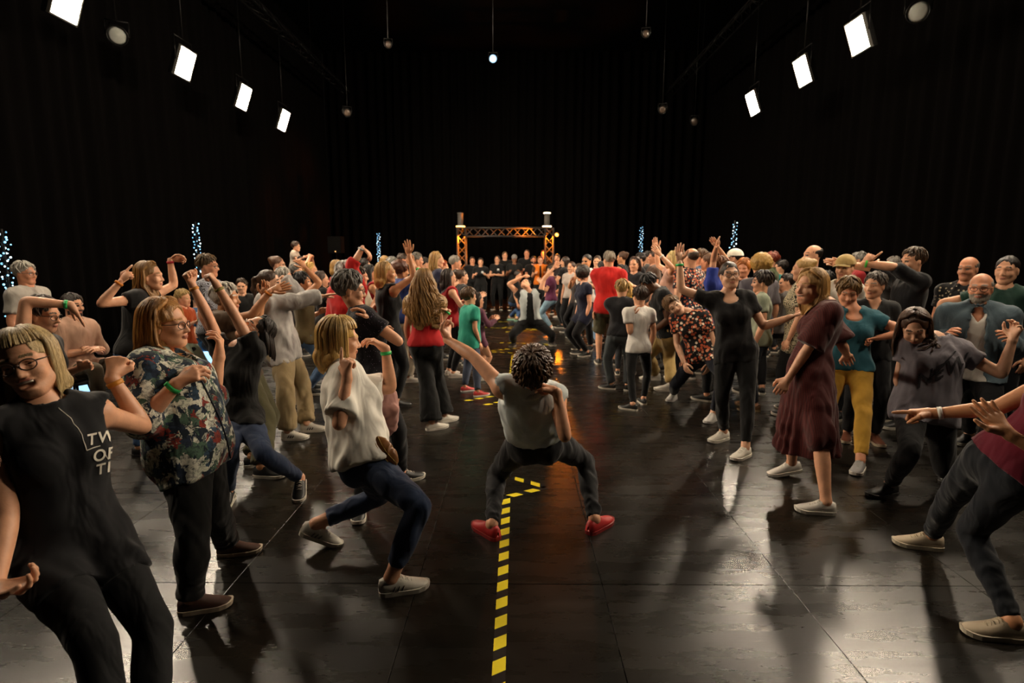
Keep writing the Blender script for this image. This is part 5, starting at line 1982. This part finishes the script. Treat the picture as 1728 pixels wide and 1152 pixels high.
S(1394, 458, 7.5, -70, 'dark-haired person between the bald head and the straw cap', top('131316', 0.5), BLK, ('short', '15100e'), f=False, H=1.6, skin='ruddy')
S(1427, 432, 5.9, -110, 'person in white shirt wearing a straw-coloured cap', top('d0cabf', 0.6), BLK, ('short', '8a6a3c'), cap='a88f5a', face=(230, 0, 0))
S(1449, 425, 8.6, -70, 'grey-haired person in red top far behind the straw cap', top('8a1218', 0.8), BLK, ('short', '8a8680'), f=False)
S(1507, 434, 9.0, -70, 'white-haired person behind the pointing black sweater', top('2a2624', 0.6), BLK, ('short', 'b8b2a8'))
for a in ((1325, 452, 8.4, -100, 'person in grey shirt sitting by the right curtain', '55504c'), ):
    q = at_depth(a[0], 500, a[2])
    px = lambda z, dy=0: tuple(project([q[0], a[2] + dy, z]))
    hx_ = at_depth(a[0], a[1], a[2])[2]
    person(dict(lab=a[4], H=1.74, Y=a[2], pel=px(0.60), nk=px(1.09), hd=px(1.27), yaw=-80, f=False, seat=1, legR=(None, (-0.42, 0.08, -0.46)), legL=(None, (-0.42, -0.12, -0.46)), armR='cross', armL='cross',
        hair='short', hc='2a1e16', top=top(a[5], 1.9, off=0.02), bot=bot('1c1e24', 0.014), shoe=BS))

# ---- the far dancer
person(dict(lab='far dancer facing us in pale open vest over black, head thrown back', H=1.72, Y=10.5, pel=(895, 541), nk=(894, 489), ns=1, hd=(882, 470), hsn=0.6, yaw=182, face=(200, 55, 0), f=False,
    armL=(917, 474, 0, 931, 456, 0, dict(h='open')), armR=(872, 492, 0, 880, 468, 0.4), legR=(867, 576, 871, 556), legL=(930, 575, 925, 554), footR=195, footL=165, hair='short', hc='1a1411',
    top=top('101012', 0.3, hem=0.08), jac=top('b4bcbc', 0, tank=1, hem=-0.01, off=0.030, open=0.06, name='vest'), bot=bot('101012', 0.016, cuff=0.07, len=1.8), shoe=dict(c='2a2420', sole='bfb8aa')))

# ---- left side, middle distance
S(583, 443, 6.1, 25, 'white-haired person in red sweater with one arm raised', top('b3140f', 1.35, hem=0.14, off=0.03, boxy=1, wr=0.010, name='sweater'), BLK, ('short', 'c6c2bc'), f=False, vol=0.008, armR=(598, 463, -0.2, 604, 432, 0, dict(h='relaxed', t=(622, 427, 0))), bandR='b8b8b4')
S(652, 443, 6.3, 48, 'person with blonde highlights in black tank top, arm stretched up', top('0f0f11', 0, tank=1, hem=0.12), bot('0d0d0f', 0.012), ('bob', 'a88348', 0.13), face=(80, 4, 0), armR=(690, 472, -0.2, 692, 437, 0, dict(h='open', n=(0, 0, 1))), armL=(620, 538, 0, 634, 518, -0.3, dict(h='fist')), bandL='d8d4cc', skin='tan', shoe=BS)
S(716, 456, 5.6, 14, 'person with long curly hair in red top and wide black trousers', top('b0161a', 0.45, hem=0.02), bot('0c0c0d', 0.016, cuff=0.125, len=1.97), ('curly', '9a7240', 0.44), armR=(733, 568, -0.1, 749, 536, 0, dict(h='flat', t=(743, 514, 0))), bandR='35c268', locks=230, legR=(748, 700, 735, 640), legL=(728, 712, 715, 640), footR=50, footL=60, shoe=WS)
S(677, 443, 7.6, 60, 'auburn curly-haired person in blue top and white trousers, arms up', top('22346e', 0.4), bot('c2b7a2', 0.022, cuff=0.08), ('afro', '5a2f18'), vol=-0.012, armR=(708, 478, 0, 700, 448, 0, dict(h='flat')), armL=(690, 478, 0, 697, 446, 0, dict(h='flat')), bandR='35c268', shoe=WS, skin='tan')
S(758, 456, 7.9, 68, 'dark-haired person in red camisole clapping, left of the boy', top('a3131a', 0, tank=1, hem=0.1), '14141a', ('mid', '2a1c14', 0.18), armR='clap', armL='clap', shoe=dict(c='b8b0a6', sole='c8c0b4'))
S(780, 456, 8.8, 70, 'person with tied hair in black t-shirt clapping behind the boy', top('131315', 0.55), BLK, ('bun', '3f2a1a'), armR='clap', armL='clap')
S(792, 490, 7.05, 62, 'boy in turquoise t-shirt with red and white shoes', top('2f9a82', 0.55, hem=0.16, off=0.026, boxy=1), dict(c='2a3140', pat='denim', off=0.016, cuff=0.06), ('short', '5a3d20'), kid=1, f=False, H=1.27, vol=0.010, shoe=dict(c='c63a3a', sole='e0dcd4', stripe='e0dcd4'), legR=(806, 660, 803, 620), legL=(784, 652, 788, 615), footR=65, footL=60)
S(806, 498, 7.7, 66, 'child in plum long-sleeved top next to the boy in turquoise', top('5a2f42', 1.9, hem=0.2), bot('c08a6a', 0.004, len=1.0), ('mid', '2a1c14', 0.1), kid=1, H=1.2, armR='clap', armL='clap', shoe=WS)
S(738, 425, 9.3, 80, 'person with long straight blonde hair and navy t-shirt', top('22233a', 0.5), BLK, ('long', 'a8824a', 0.2), armR='clap', armL='clap')
S(769, 432, 10.4, 80, 'grey-haired person in dark jacket left of the truss gate', top('26261f', 1.9), BLK, ('short', '8f887c'), f=False, b=1.08, skin='ruddy')
S(748, 440, 11.5, 82, 'orange-lit person behind the blonde navy t-shirt', top('7a4a3a', 0.6), BLK, ('short', 'a8451a'))  # orange tone is set in the hair and top colours
S(718, 435, 11.4, 80, 'dark-haired person in blue-grey suit with white collar', top('3a4a5c', 1.9, v=0.1), BLK, ('short', '241a12'), f=False)
S(704, 427, 10.0, 78, 'person with cropped grey hair and black shirt, left of the suit', top('1a1818', 0.6), BLK, ('short', '6a6258'), f=False, skin='ruddy')
S(680, 428, 11.6, 78, 'person with dark hair behind the raised hand', top('2c2826', 0.5), BLK, ('short', '3a2a1c'), f=False, skin='ruddy')
S(663, 434, 10.6, 76, 'grey-haired person behind the blonde black tank top', top('b0aca6', 0.6), BLK, ('short', '8a8880'), f=False)
S(650, 431, 13.0, 76, 'far blonde person below the fairy light pole', top('3a3230', 0.6), BLK, ('mid', 'a07c48', 0.1))
S(626, 448, 8.2, 70, 'person with long dark hair in red dress behind the black tank top', top('9a1a1c', 0, tank=1, hem=0.2), BLK, ('long', '1c1411', 0.26), armR='clap', armL='clap', skin='tan')
S(616, 437, 10.6, 74, 'dark-haired person behind the red sweater arm', top('2a2422', 0.5), BLK, ('short', '241a14'))
S(607, 452, 7.15, 72, 'person in beige top half hidden by the red sweater', top('a89a86', 0.6), BLK, ('short', '3a2a1c'), skin='ruddy')
S(569, 440, 9.4, 40, 'person with blonde bob in red sleeveless top, back turned', top('8a1a1e', 0, tank=1), BLK, ('bob', 'a8824a', 0.07))
S(525, 444, 10.0, 80, 'person with wavy blonde hair holding the hands at the face', top('3a3230', 0.4), BLK, ('mid', 'c09a50', 0.08), armR=(534, 470, -0.3, 530, 464, 0), armL='clap')
S(510, 461, 6.9, 72, 'black-haired person in olive vest with elbow raised', top('55482c', 0, tank=1, hem=0.1), dict(c='39506c', pat='denim', off=0.012), ('short', '15100e'), f=False, vol=0.01, skin='tan', face=(85, 12, 0), armR=(551, 466, -0.1, 526, 463, 0, dict(h='relaxed')), armL='bent', H=1.62)
S(543, 460, 8.25, 70, 'long brown-haired person in dark top behind the raised elbow', top('1c1816', 0.5), BLK, ('long', '3a2416', 0.2), armR='clap', armL='clap')
S(500, 446, 9.6, 78, 'grey-haired person in dark shirt below the carried toddler', top('221e1c', 0.6), BLK, ('short', '6f6a64'))
man = S(507, 433, 11.0, 80, 'person with cropped hair carrying a toddler on the shoulders', top('3a3634', 0.6), BLK, ('short', '3a332c'), f=False, skin='ruddy', H=1.74, armR='upc', armL='upc')
person(dict(lab='toddler in pale shirt riding on shoulders above the left crowd', H=0.92, Y=11.02, pel=(497, 450), nk=(497, 427), hd=(499, 419), yaw=82, kid=1, seat=1, hair='short', hc='3a2418', top=top('b8a898', 0.5), bot=bot('4a4038', 0.01), noshoe=1,
    legR=(None, (0.13, -0.10, -0.36)), legL=(None, (0.13, 0.10, -0.36)), armR='clap', armL='clap'))
S(479, 453, 7.4, 76, 'white-haired person in dark top behind the grey sweatshirt', top('1a1818', 0.6), BLK, ('short', 'b4ada2'), f=False)
S(468, 432, 8.3, 80, 'person with brown bun and glasses behind the grey sweatshirt', top('2a2220', 0.6), BLK, ('bun', '5a3820'), glasses='5a3a28', armR='clap', armL='clap')
S(407, 471, 9.0, 160, 'person in dark jacket seen between raised arms at left', top('171513', 1.9), BLK, ('short', '3a2a1a'), f=False, H=1.6)
S(350, 430, 6.2, 82, 'tall person with glasses and brown crew cut above raised fists', top('8d8f98', 0.6, pat='geo'), BLK, ('short', '5a4428'), f=False, glasses='3a3028', skin='ruddy')
person(dict(lab='person with long blonde hair, red scarf on the wrist and both arms raised', H=1.60, Y=4.75, pel=(228, 590), nk=(238, 512), ns=0, hd=(246, 484), yaw=75, face=(82, 0, 0), armR=(206, 508, -0.2, 221, 456, 0, dict(h='point', t=(244, 434, 0))),
    armL=(268, 494, 0.2, 290, 457, 0, dict(h='claw', t=(312, 435, 0))), hair='long', hl=0.24, hc='8a6434', top=top('151416', 0.3), bot=dict(c='30496c', pat='denim', off=0.01), bandR='e08426', bandL='b01226', shoe=BS))
S(40, 442, 6.1, 88, 'grey-haired person with glasses and light grey shirt at far left', top('a39d94', 0.7, off=0.02, nk=0.06), '1c1c22', ('short', 'a39d92'), f=False, glasses='2a2420', skin='ruddy', H=1.7)
person(dict(lab='person with dark glasses holding an arm with green wristband before the face', H=1.60, Y=3.7, pel=(55, 690), nk=(62, 565), ns=0, hd=(74, 528), yaw=78, face=(85, -10, 0), armR=(44, 500, -0.4, 92, 512, -0.1, dict(h='flat', t=(126, 524, 0), n=(0, -1, 0))), armL='bent',
    hair='short', hc='4a4038', glasses='15110f', top=top('b8b4ac', 0.3, nk=0.06), jac=top('121113', 0, hem=0.2, off=0.030, tank=1, open=0.04, name='waistcoat'), bot=bot('17171a', 0.012), shoe=WS, bandR='35c268'))
# seated by the left curtain
def seated(px, yt, Y, yaw, lab, tp, bt, hair, **k):
    q = at_depth(px, yt, Y)
    zt_ = q[2]
    H = k.get('H', 1.74)
    pz = zt_ - 0.472 * H
    f_ = fdir(yaw)
    P3 = lambda z, d=0: tuple(project([q[0] + f_[0] * d, Y + f_[1] * d, z]))
    d = dict(lab=lab, H=H, Y=Y, pel=P3(pz), nk=P3(pz + 0.291 * H, 0.02), hd=P3(pz + 0.40 * H, 0.04), yaw=yaw, seat=1, hair=hair[0], hc=hair[1], top=tp, bot=bt)
    lat_ = np.cross(f_, [0, 0, 1.0])
    for sd, g in (('R', 1), ('L', -1)):
        v = f_ * 0.40 * H / 1.74 + lat_ * g * 0.06
        d['leg' + sd] = (None, (v[0], v[1], -(pz - 0.085 * H / 1.7)))
    d.update(k)
    P = person(d)
    b = MB()
    c = np.array([q[0], Y, 0]) - f_ * 0.05
    s = bpy.data.objects.new('stool', None)
    s.location = c
    COL.objects.link(s)
    tag(s, 'dark stool under the ' + lab[:lab.find(' sitting')].replace('the ', ''), 'stool')
    top_z = pz - 0.105 * H / 1.7
    MB().lathe([(0, top_z - 0.05), (0.17, top_z - 0.05), (0.19, top_z - 0.025), (0.17, top_z), (0, top_z)], (0, 0, 0), None, 18).build('seat', plain('stool', '141416', 0.6), s, None, True)
    for a in range(4):
        t = a * math.pi / 2 + 0.78
        MB().tube([(0.11 * math.cos(t), 0.11 * math.sin(t), top_z - 0.05), (0.18 * math.cos(t), 0.18 * math.sin(t), 0.0)], 0.013, 6).build('leg', STEEL, s, None, True)
    return P
seated(116, 496, 6.1, 100, 'bearded person in pinkish long-sleeved shirt sitting by the left curtain', top('b08a74', 1.2, hem=0.08, off=0.014), bot('4f4434', 0.016), ('short', '2a1f18'), f=False, beard='2a1f18', armR='cross', armL='cross', shoe=dict(c='8a8f92', sole='b8c4c8'), H=1.76)
seated(330, 489, 8.0, 95, 'dark-haired person in blue shirt sitting beyond the raised fists', top('1f4a70', 0.6), bot('1c2430', 0.016), ('short', '1c1512'), f=False, armR='cross', armL='cross')
child = seated(303, 492, 7.0, 95, 'fair-haired child in orange top sitting beside the blue shirt', top('a8481e', 0.6), bot('8f9a86', 0.016), ('short', 'a88a52'), kid=1, H=1.3, armR='clap', armL='clap')

# ---- helpers standing under the truss gate
for i, (px, yt, Y, lab, arms, hr, c, kw) in enumerate((
    (797, 433, 17.6, 'person in black printed t-shirt just right of the left truss column', '', ('short', '2a2018'), '141416', dict(skin='ruddy', f=False)),
    (811, 435, 16.8, 'person in black with white badge, second under the gate from left', 'bent', ('bun', '241a14'), '131315', dict(badge=1)),
    (839, 431, 17.8, 'person in black with badge and folded arms under the middle of the gate', 'cross', ('mid', '2a1e18'), '131315', dict(badge=1)),
    (852, 424, 18.6, 'person in dark hood behind the folded arms', '', ('short', '5a4430'), '171513', dict(f=False)),
    (868, 430, 17.6, 'person with pale woollen cap and lanyard under the gate', 'bent', ('short', '8a8078'), '1a1c1c', dict(skin='brown', cap='8a8580')),
    (889, 420, 18.4, 'tall person in black with folded arms under the gate', 'cross', ('crop', '2a2018'), '131315', dict(f=False, skin='ruddy')),
    (900, 432, 17.6, 'bearded person in black beside the high-visibility vest', '', ('short', '1c1512'), '151312', dict(f=False, beard='1c1512', skin='ruddy')),
    (912, 432, 17.0, 'person in glowing orange high-visibility vest by the right column', 'bent', ('short', '6a3a1c'), '3a2418', dict(jac=top('d8731c', 0, tank=1, hem=0.06, off=0.03, open=0.03, name='safety_vest'))),
    (917, 421, 19.6, 'far person in the dark beyond the right truss column', '', ('short', '2a2018'), '131315', dict(f=False)))):
    S(px, yt, Y, 180 + (i % 3 - 1) * 10, lab, top(c, 0.5), '101013', hr, armR=arms, armL=arms, **kw)
S(940, 428, 16.5, 200, 'brown-haired person behind the raised hand of the far dancer', top('2a2224', 0.6), '14141a', ('short', '5a3c28'), f=False, skin='ruddy')
S(953, 433, 13.4, -70, 'person with long dark hair in black top right of the truss column', top('161418', 0.5), BLK, ('long', '2a1a14', 0.3), armR='clap', armL='clap')
S(964, 442, 12.5, 220, 'smaller person in pale blouse behind the bending white-haired person', top('b0a49c', 0.6), BLK, ('mid', '3a2418', 0.1), H=1.56)
S(976, 446, 11.6, 240, 'brown-haired person behind the curly dark hair', top('3a3230', 0.6), BLK, ('short', '4a3422'), H=1.58)
person(dict(lab='white-haired person in beige shirt crouching forward with outstretched arm', H=1.72, Y=14.6, pel=(966, 510), nk=(953, 482), ns=0, hd=(945, 473), yaw=-85, face=(-95, -15, 0), f=False, skin='ruddy', legL=(967, 534, 955, 520), legR=(946, 531, 940, 516),
    armL=(944, 497, 0, 929, 498, 0, dict(h='open')), armR=(943, 490, 0, 930, 488, 0), hair='crop', hc='c0bab0', top=top('a89f8a', 0.55, hem=0.05), bot=bot('17171c', 0.016), shoe=WS))
S(930, 448, 12.9, -80, 'person in plum top and light jeans reaching out beside the far dancer', top('5a2444', 0.5), dict(c='6a8494', pat='denim', off=0.012), ('short', '241a14'), H=1.58, armL=(925, 482, 0, 918, 486, 0), armR='bent', shoe=WS)
person(dict(lab='person in jeans kneeling behind the far dancer at left', H=1.66, Y=14.6, pel=(868, 508), nk=(872, 478), ns=0, hd=(874, 467), yaw=100, face=(110, 0, 0), legL=(872, 536, 880, 518), legR=(860, 534, 872, 520), hair='short', hc='241a14', top=top('17181c', 0.5), bot=dict(c='2c4466', pat='denim', off=0.012), shoe=dict(c='7a6a50', sole='8fd0b8')))
print('PEOPLE', NP[0], 'WARN', WARN, 'T', round(time.time() - T_START, 1))
# ------------------------------------------------------------------ small things on and around the dancers
from mathutils.bvhtree import BVHTree
def surface(P, key):
    o, V, Q = P['objs'][key]
    return BVHTree.FromPolygons([tuple(v) for v in V], [tuple(int(i) for i in q) for q in Q])
def on_cloth(bvh, px, py, lift_=0.003):
    d = ray(px, py)
    hit, n, i, dist = bvh.ray_cast(Vector(CAM), Vector(d))
    if hit is None:
        return None
    n = np.array(n)
    if n @ d > 0:
        n = -n
    return np.array(hit) + n * lift_

def print_text(P, key, rows, mat, name, parent_key):
    """lettering printed on cloth: flat letters laid onto the shirt surface"""
    bvh = surface(P, key)
    o = P['objs'][key][0]
    k = 0
    for (txt, px, py, size, ang) in rows:
        for ch in range(len(txt)):
            cu = bpy.data.curves.new('letter', 'FONT')
            cu.body = txt[ch]
            cu.size = 1.0
            cu.offset = 0.018
            ob = bpy.data.objects.new('letter', cu)
            COL.objects.link(ob)
            dg = bpy.context.evaluated_depsgraph_get()
            me = ob.evaluated_get(dg).to_mesh()
            bm = bmesh.new()
            bm.from_mesh(me)
            bmesh.ops.triangulate(bm, faces=bm.faces[:])
            bmesh.ops.subdivide_edges(bm, edges=[e for e in bm.edges if e.calc_length() > 0.18], cuts=2, use_grid_fill=False)
            bmesh.ops.triangulate(bm, faces=bm.faces[:])
            wd = max(v.co.x for v in bm.verts) + 0.10
            V, ok = [], []
            a = math.radians(ang)
            for v in bm.verts:
                u, w = v.co.x * size, v.co.y * size
                x = px + u * math.cos(a) + w * math.sin(a) * 0.25
                y = py - w * math.cos(a) + u * -math.sin(a)
                h_ = on_cloth(bvh, x, y)
                ok.append(h_ is not None)
                V.append(h_ if h_ is not None else np.zeros(3))
            T = [[v.index for v in f.verts] for f in bm.faces]
            T = [t for t in T if all(ok[i] for i in t)]
            bm.free()
            bpy.data.objects.remove(ob)
            px += wd * size * math.cos(a)
            py -= wd * size * math.sin(a)
            if T:
                used = sorted({i for t in T for i in t})
                mp = {i: j for j, i in enumerate(used)}
                link('printed_letter', raw_mesh('printed_letter', np.array([V[i] for i in used]) - P['base'], np.array([[mp[i] for i in t] for t in T]), False, [mat]), o)

def print_line(P, key, pts, r, mat, name, n=40, flat=False):
    bvh = surface(P, key)
    o = P['objs'][key][0]
    pts = np.asarray(pts, float)
    L = np.r_[0, np.cumsum(np.linalg.norm(np.diff(pts, axis=0), axis=1))]
    t = np.linspace(0, L[-1], n)
    W = []
    for q in t:
        h_ = on_cloth(bvh, np.interp(q, L, pts[:, 0]), np.interp(q, L, pts[:, 1]), r * 0.4)
        if h_ is not None and (not W or np.linalg.norm(h_ - W[-1]) < 0.12):
            W.append(h_)
    if len(W) > 2:
        MB().tube(W, r, 5).build(name, mat, o, None, True, P['base'])

PRINT = plain('shirt_print', 'd8d2c4', 0.7)
print_text(tank, 'top', [('TW', 146, 752, 27, 12), ('OF', 156, 779, 27, 12), ('THE', 161, 801, 26, 14)], PRINT, 'lettering', 'top')
print_line(tank, 'top', [(98, 688), (112, 700), (120, 706), (124, 715), (131, 722), (138, 733), (140, 742), (144, 752), (146, 760)], 0.0018, PRINT, 'print_outline')
print_line(tank, 'top', [(146, 760), (158, 755), (169, 752)], 0.0018, PRINT, 'print_outline')
print_line(tank, 'top', [(172, 758), (178, 768), (182, 775)], 0.0018, PRINT, 'print_outline')
DARKPRINT = plain('dark_print', '26242a', 0.8)
print_text(grey, 'top', [('NEW', 1546, 656, 38, 24)], DARKPRINT, 'lettering', 'top')
print_line(grey, 'top', [(1570, 636), (1590, 618), (1612, 592)], 0.006, DARKPRINT, 'print_bar')
print_line(floral, 'top', [(338, 640), (352, 668), (368, 700), (380, 735), (388, 770), (393, 805), (396, 835)], 0.005, plain('navy_trim', '151c2c', 0.7), 'trim_band')

# collar of the near dancer's sleeveless shirt
def collar(P, key, r=0.072, h=0.028, col='a7b0b2'):
    J = P['J']
    o = P['objs'][key][0]
    c = J['nk'] + J['up'] * 0.018 * J['s']
    M = np.stack([J['lat'], J['f'], J['up']], 1)
    mb = MB()
    a = np.linspace(math.radians(125), math.radians(415), 24)
    V = []
    for (rr, z) in ((r, 0.0), (r * 1.0, h), (r * 1.05, h + 0.004), (r * 1.26, h * 0.35), (r * 1.30, 0.0)):
        for t in a:
            V.append(c + M @ (np.array([rr * math.cos(t), rr * math.sin(t), z]) * J['s']))
    n = 24
    Q = [[i * n + j, i * n + j + 1, (i + 1) * n + j + 1, (i + 1) * n + j] for i in range(4) for j in range(n - 1)]
    ob = mb.add(V, Q).build('collar', cloth(col), o, None, True, P['base'])
    ob.modifiers.new('thickness', 'SOLIDIFY').thickness = 0.003
collar(dancer, 'top', col='c6cfd0')

# tan leather bum bag on the hip of the white blouse dancer
J = white['J']
c = at_depth(650, 762, 2.86)
bag = bpy.data.objects.new('bum_bag', None)
bag.location = c
COL.objects.link(bag)
tag(bag, 'small tan leather bum bag on the hip of the white blouse dancer', 'bag')
ax = unit(at_depth(668, 790, 2.84) - at_depth(634, 742, 2.88))
nv = unit(CAM - c)
sv = unit(np.cross(ax, nv))
nv = np.cross(sv, ax)
F = Field(c - 0.16, c + 0.16, 0.006)
F.ell(c, (0.095, 0.045, 0.030), np.stack([ax, sv, nv], 1), 0)
F.ell(c - sv * 0.012, (0.088, 0.035, 0.034), np.stack([ax, sv, nv], 1), 0.01)
V, Q = F.mesh()
V = folds(V, Q, 3, 0.003, 0.05)
LEATHER = plain('tan_leather', '8a5a2c', 0.4)
link('pouch', raw_mesh('pouch', V - c, Q, True, [LEATHER]), bag)
for k_, off_ in enumerate((0.012, -0.014)):
    pts = [ax * t + sv * (off_ + 0.01 * math.cos(t * 18)) + nv * (0.034 * math.sqrt(max(0.05, 1 - (t / 0.098) ** 2))) for t in np.linspace(-0.085, 0.085, 12)]
    MB().tube(pts, 0.0022, 5).build('zip', plain('zip_brass', 'b59a5a', 0.35, 0.8), bag, None, True)
pts = [at_depth(x_, y_, Y_) - c for x_, y_, Y_ in ((632, 745, 2.87), (612, 742, 2.85), (590, 746, 2.88))]
MB().tube([ax * -0.09] + pts, 0.012, 6, True, nv).build('strap', LEATHER, bag, None, True)

# pink cardigan knotted at the waist of the glitter top
c = at_depth(655, 690, 3.72)
F = Field(c - 0.25, c + 0.25, 0.011)
for k_ in range(3):
    a_ = at_depth(640 + 8 * k_, 645, 3.78)
    F.tube([a_, at_depth(648 + 7 * k_, 690, 3.70), at_depth(650 + 8 * k_, 735 - 6 * k_, 3.72)], [0.035, 0.045, 0.018], 0.03)
V, Q = F.mesh()
V = folds(V, Q, 8, 0.006, 0.07)
link('knotted_cardigan', raw_mesh('knotted_cardigan', V - glit['base'], Q, True, [cloth('b0827a')]), glit['root'])

# tail of the red scarf tied round a raised wrist
# plastic cups held in the left crowd
def cup(c, label):
    r = bpy.data.objects.new('plastic_cup', None)
    r.location = c
    COL.objects.link(r)
    tag(r, label, 'cup')
    m = MATS.get('cup_clear')
    if m is None:
        m, t, b = nt('cup_clear')
        b.inputs['Transmission Weight'].default_value = 0.85
        b.inputs['Roughness'].default_value = 0.12
        b.inputs['Base Color'].default_value = (0.9, 0.95, 0.95, 1)
        b.inputs['IOR'].default_value = 1.2
        MATS['cup_clear'] = m
    MB().lathe([(0.0, -0.055), (0.030, -0.055), (0.041, 0.06), (0.044, 0.062), (0.039, 0.058), (0.028, -0.050), (0, -0.050)], (0, 0, 0), None, 16).build('beaker', m, r, None, True)
    MB().lathe([(0, -0.048), (0.028, -0.048), (0.033, -0.01), (0, -0.01)], (0, 0, 0), None, 16).build('drink', plain('drink', 'b8b07a', 0.2), r, None, True)
cup(child['J']['wrR'] + child['J']['handR'][0] * 0.06 + np.array([0, -0.035, 0.02]), 'clear plastic cup held by the seated child in orange')

# glowing light cubes on the floor by the left curtain
GLOW = emitter('cube_glow', (0.32, 0.66, 1.0), 1.5)
def light_cube(px, py, Y, size, label, rz=0.4):
    c = at_depth(px, py, Y)
    r = bpy.data.objects.new('light_cube', None)
    r.location = (c[0], Y, 0)
    r.rotation_euler = (0, 0, rz)
    COL.objects.link(r)
    tag(r, label, 'light cube', 'glowing light cubes')
    o = MB().box((0, 0, size / 2 + 0.01), (size, size, size)).build('glowing_body', GLOW, r)
    bv_ = o.modifiers.new('round', 'BEVEL')
    bv_.width = 0.03
    bv_.segments = 3
    MB().box((0, 0, 0.01), (size * 0.9, size * 0.9, 0.02)).build('foot', STEEL, r)
light_cube(132, 660, 6.9, 0.36, 'pale blue glowing cube by the feet of the seated bearded person', 0.5)
light_cube(347, 592, 7.9, 0.36, 'pale blue glowing cube behind the hand of the print blouse dancer', 0.3)

tris = 0
for o in bpy.data.objects:
    if o.type == 'MESH':
        tris += len(o.data.loops) - 2 * len(o.data.polygons)
print('TRIS', tris, 'objs', len(bpy.data.objects))
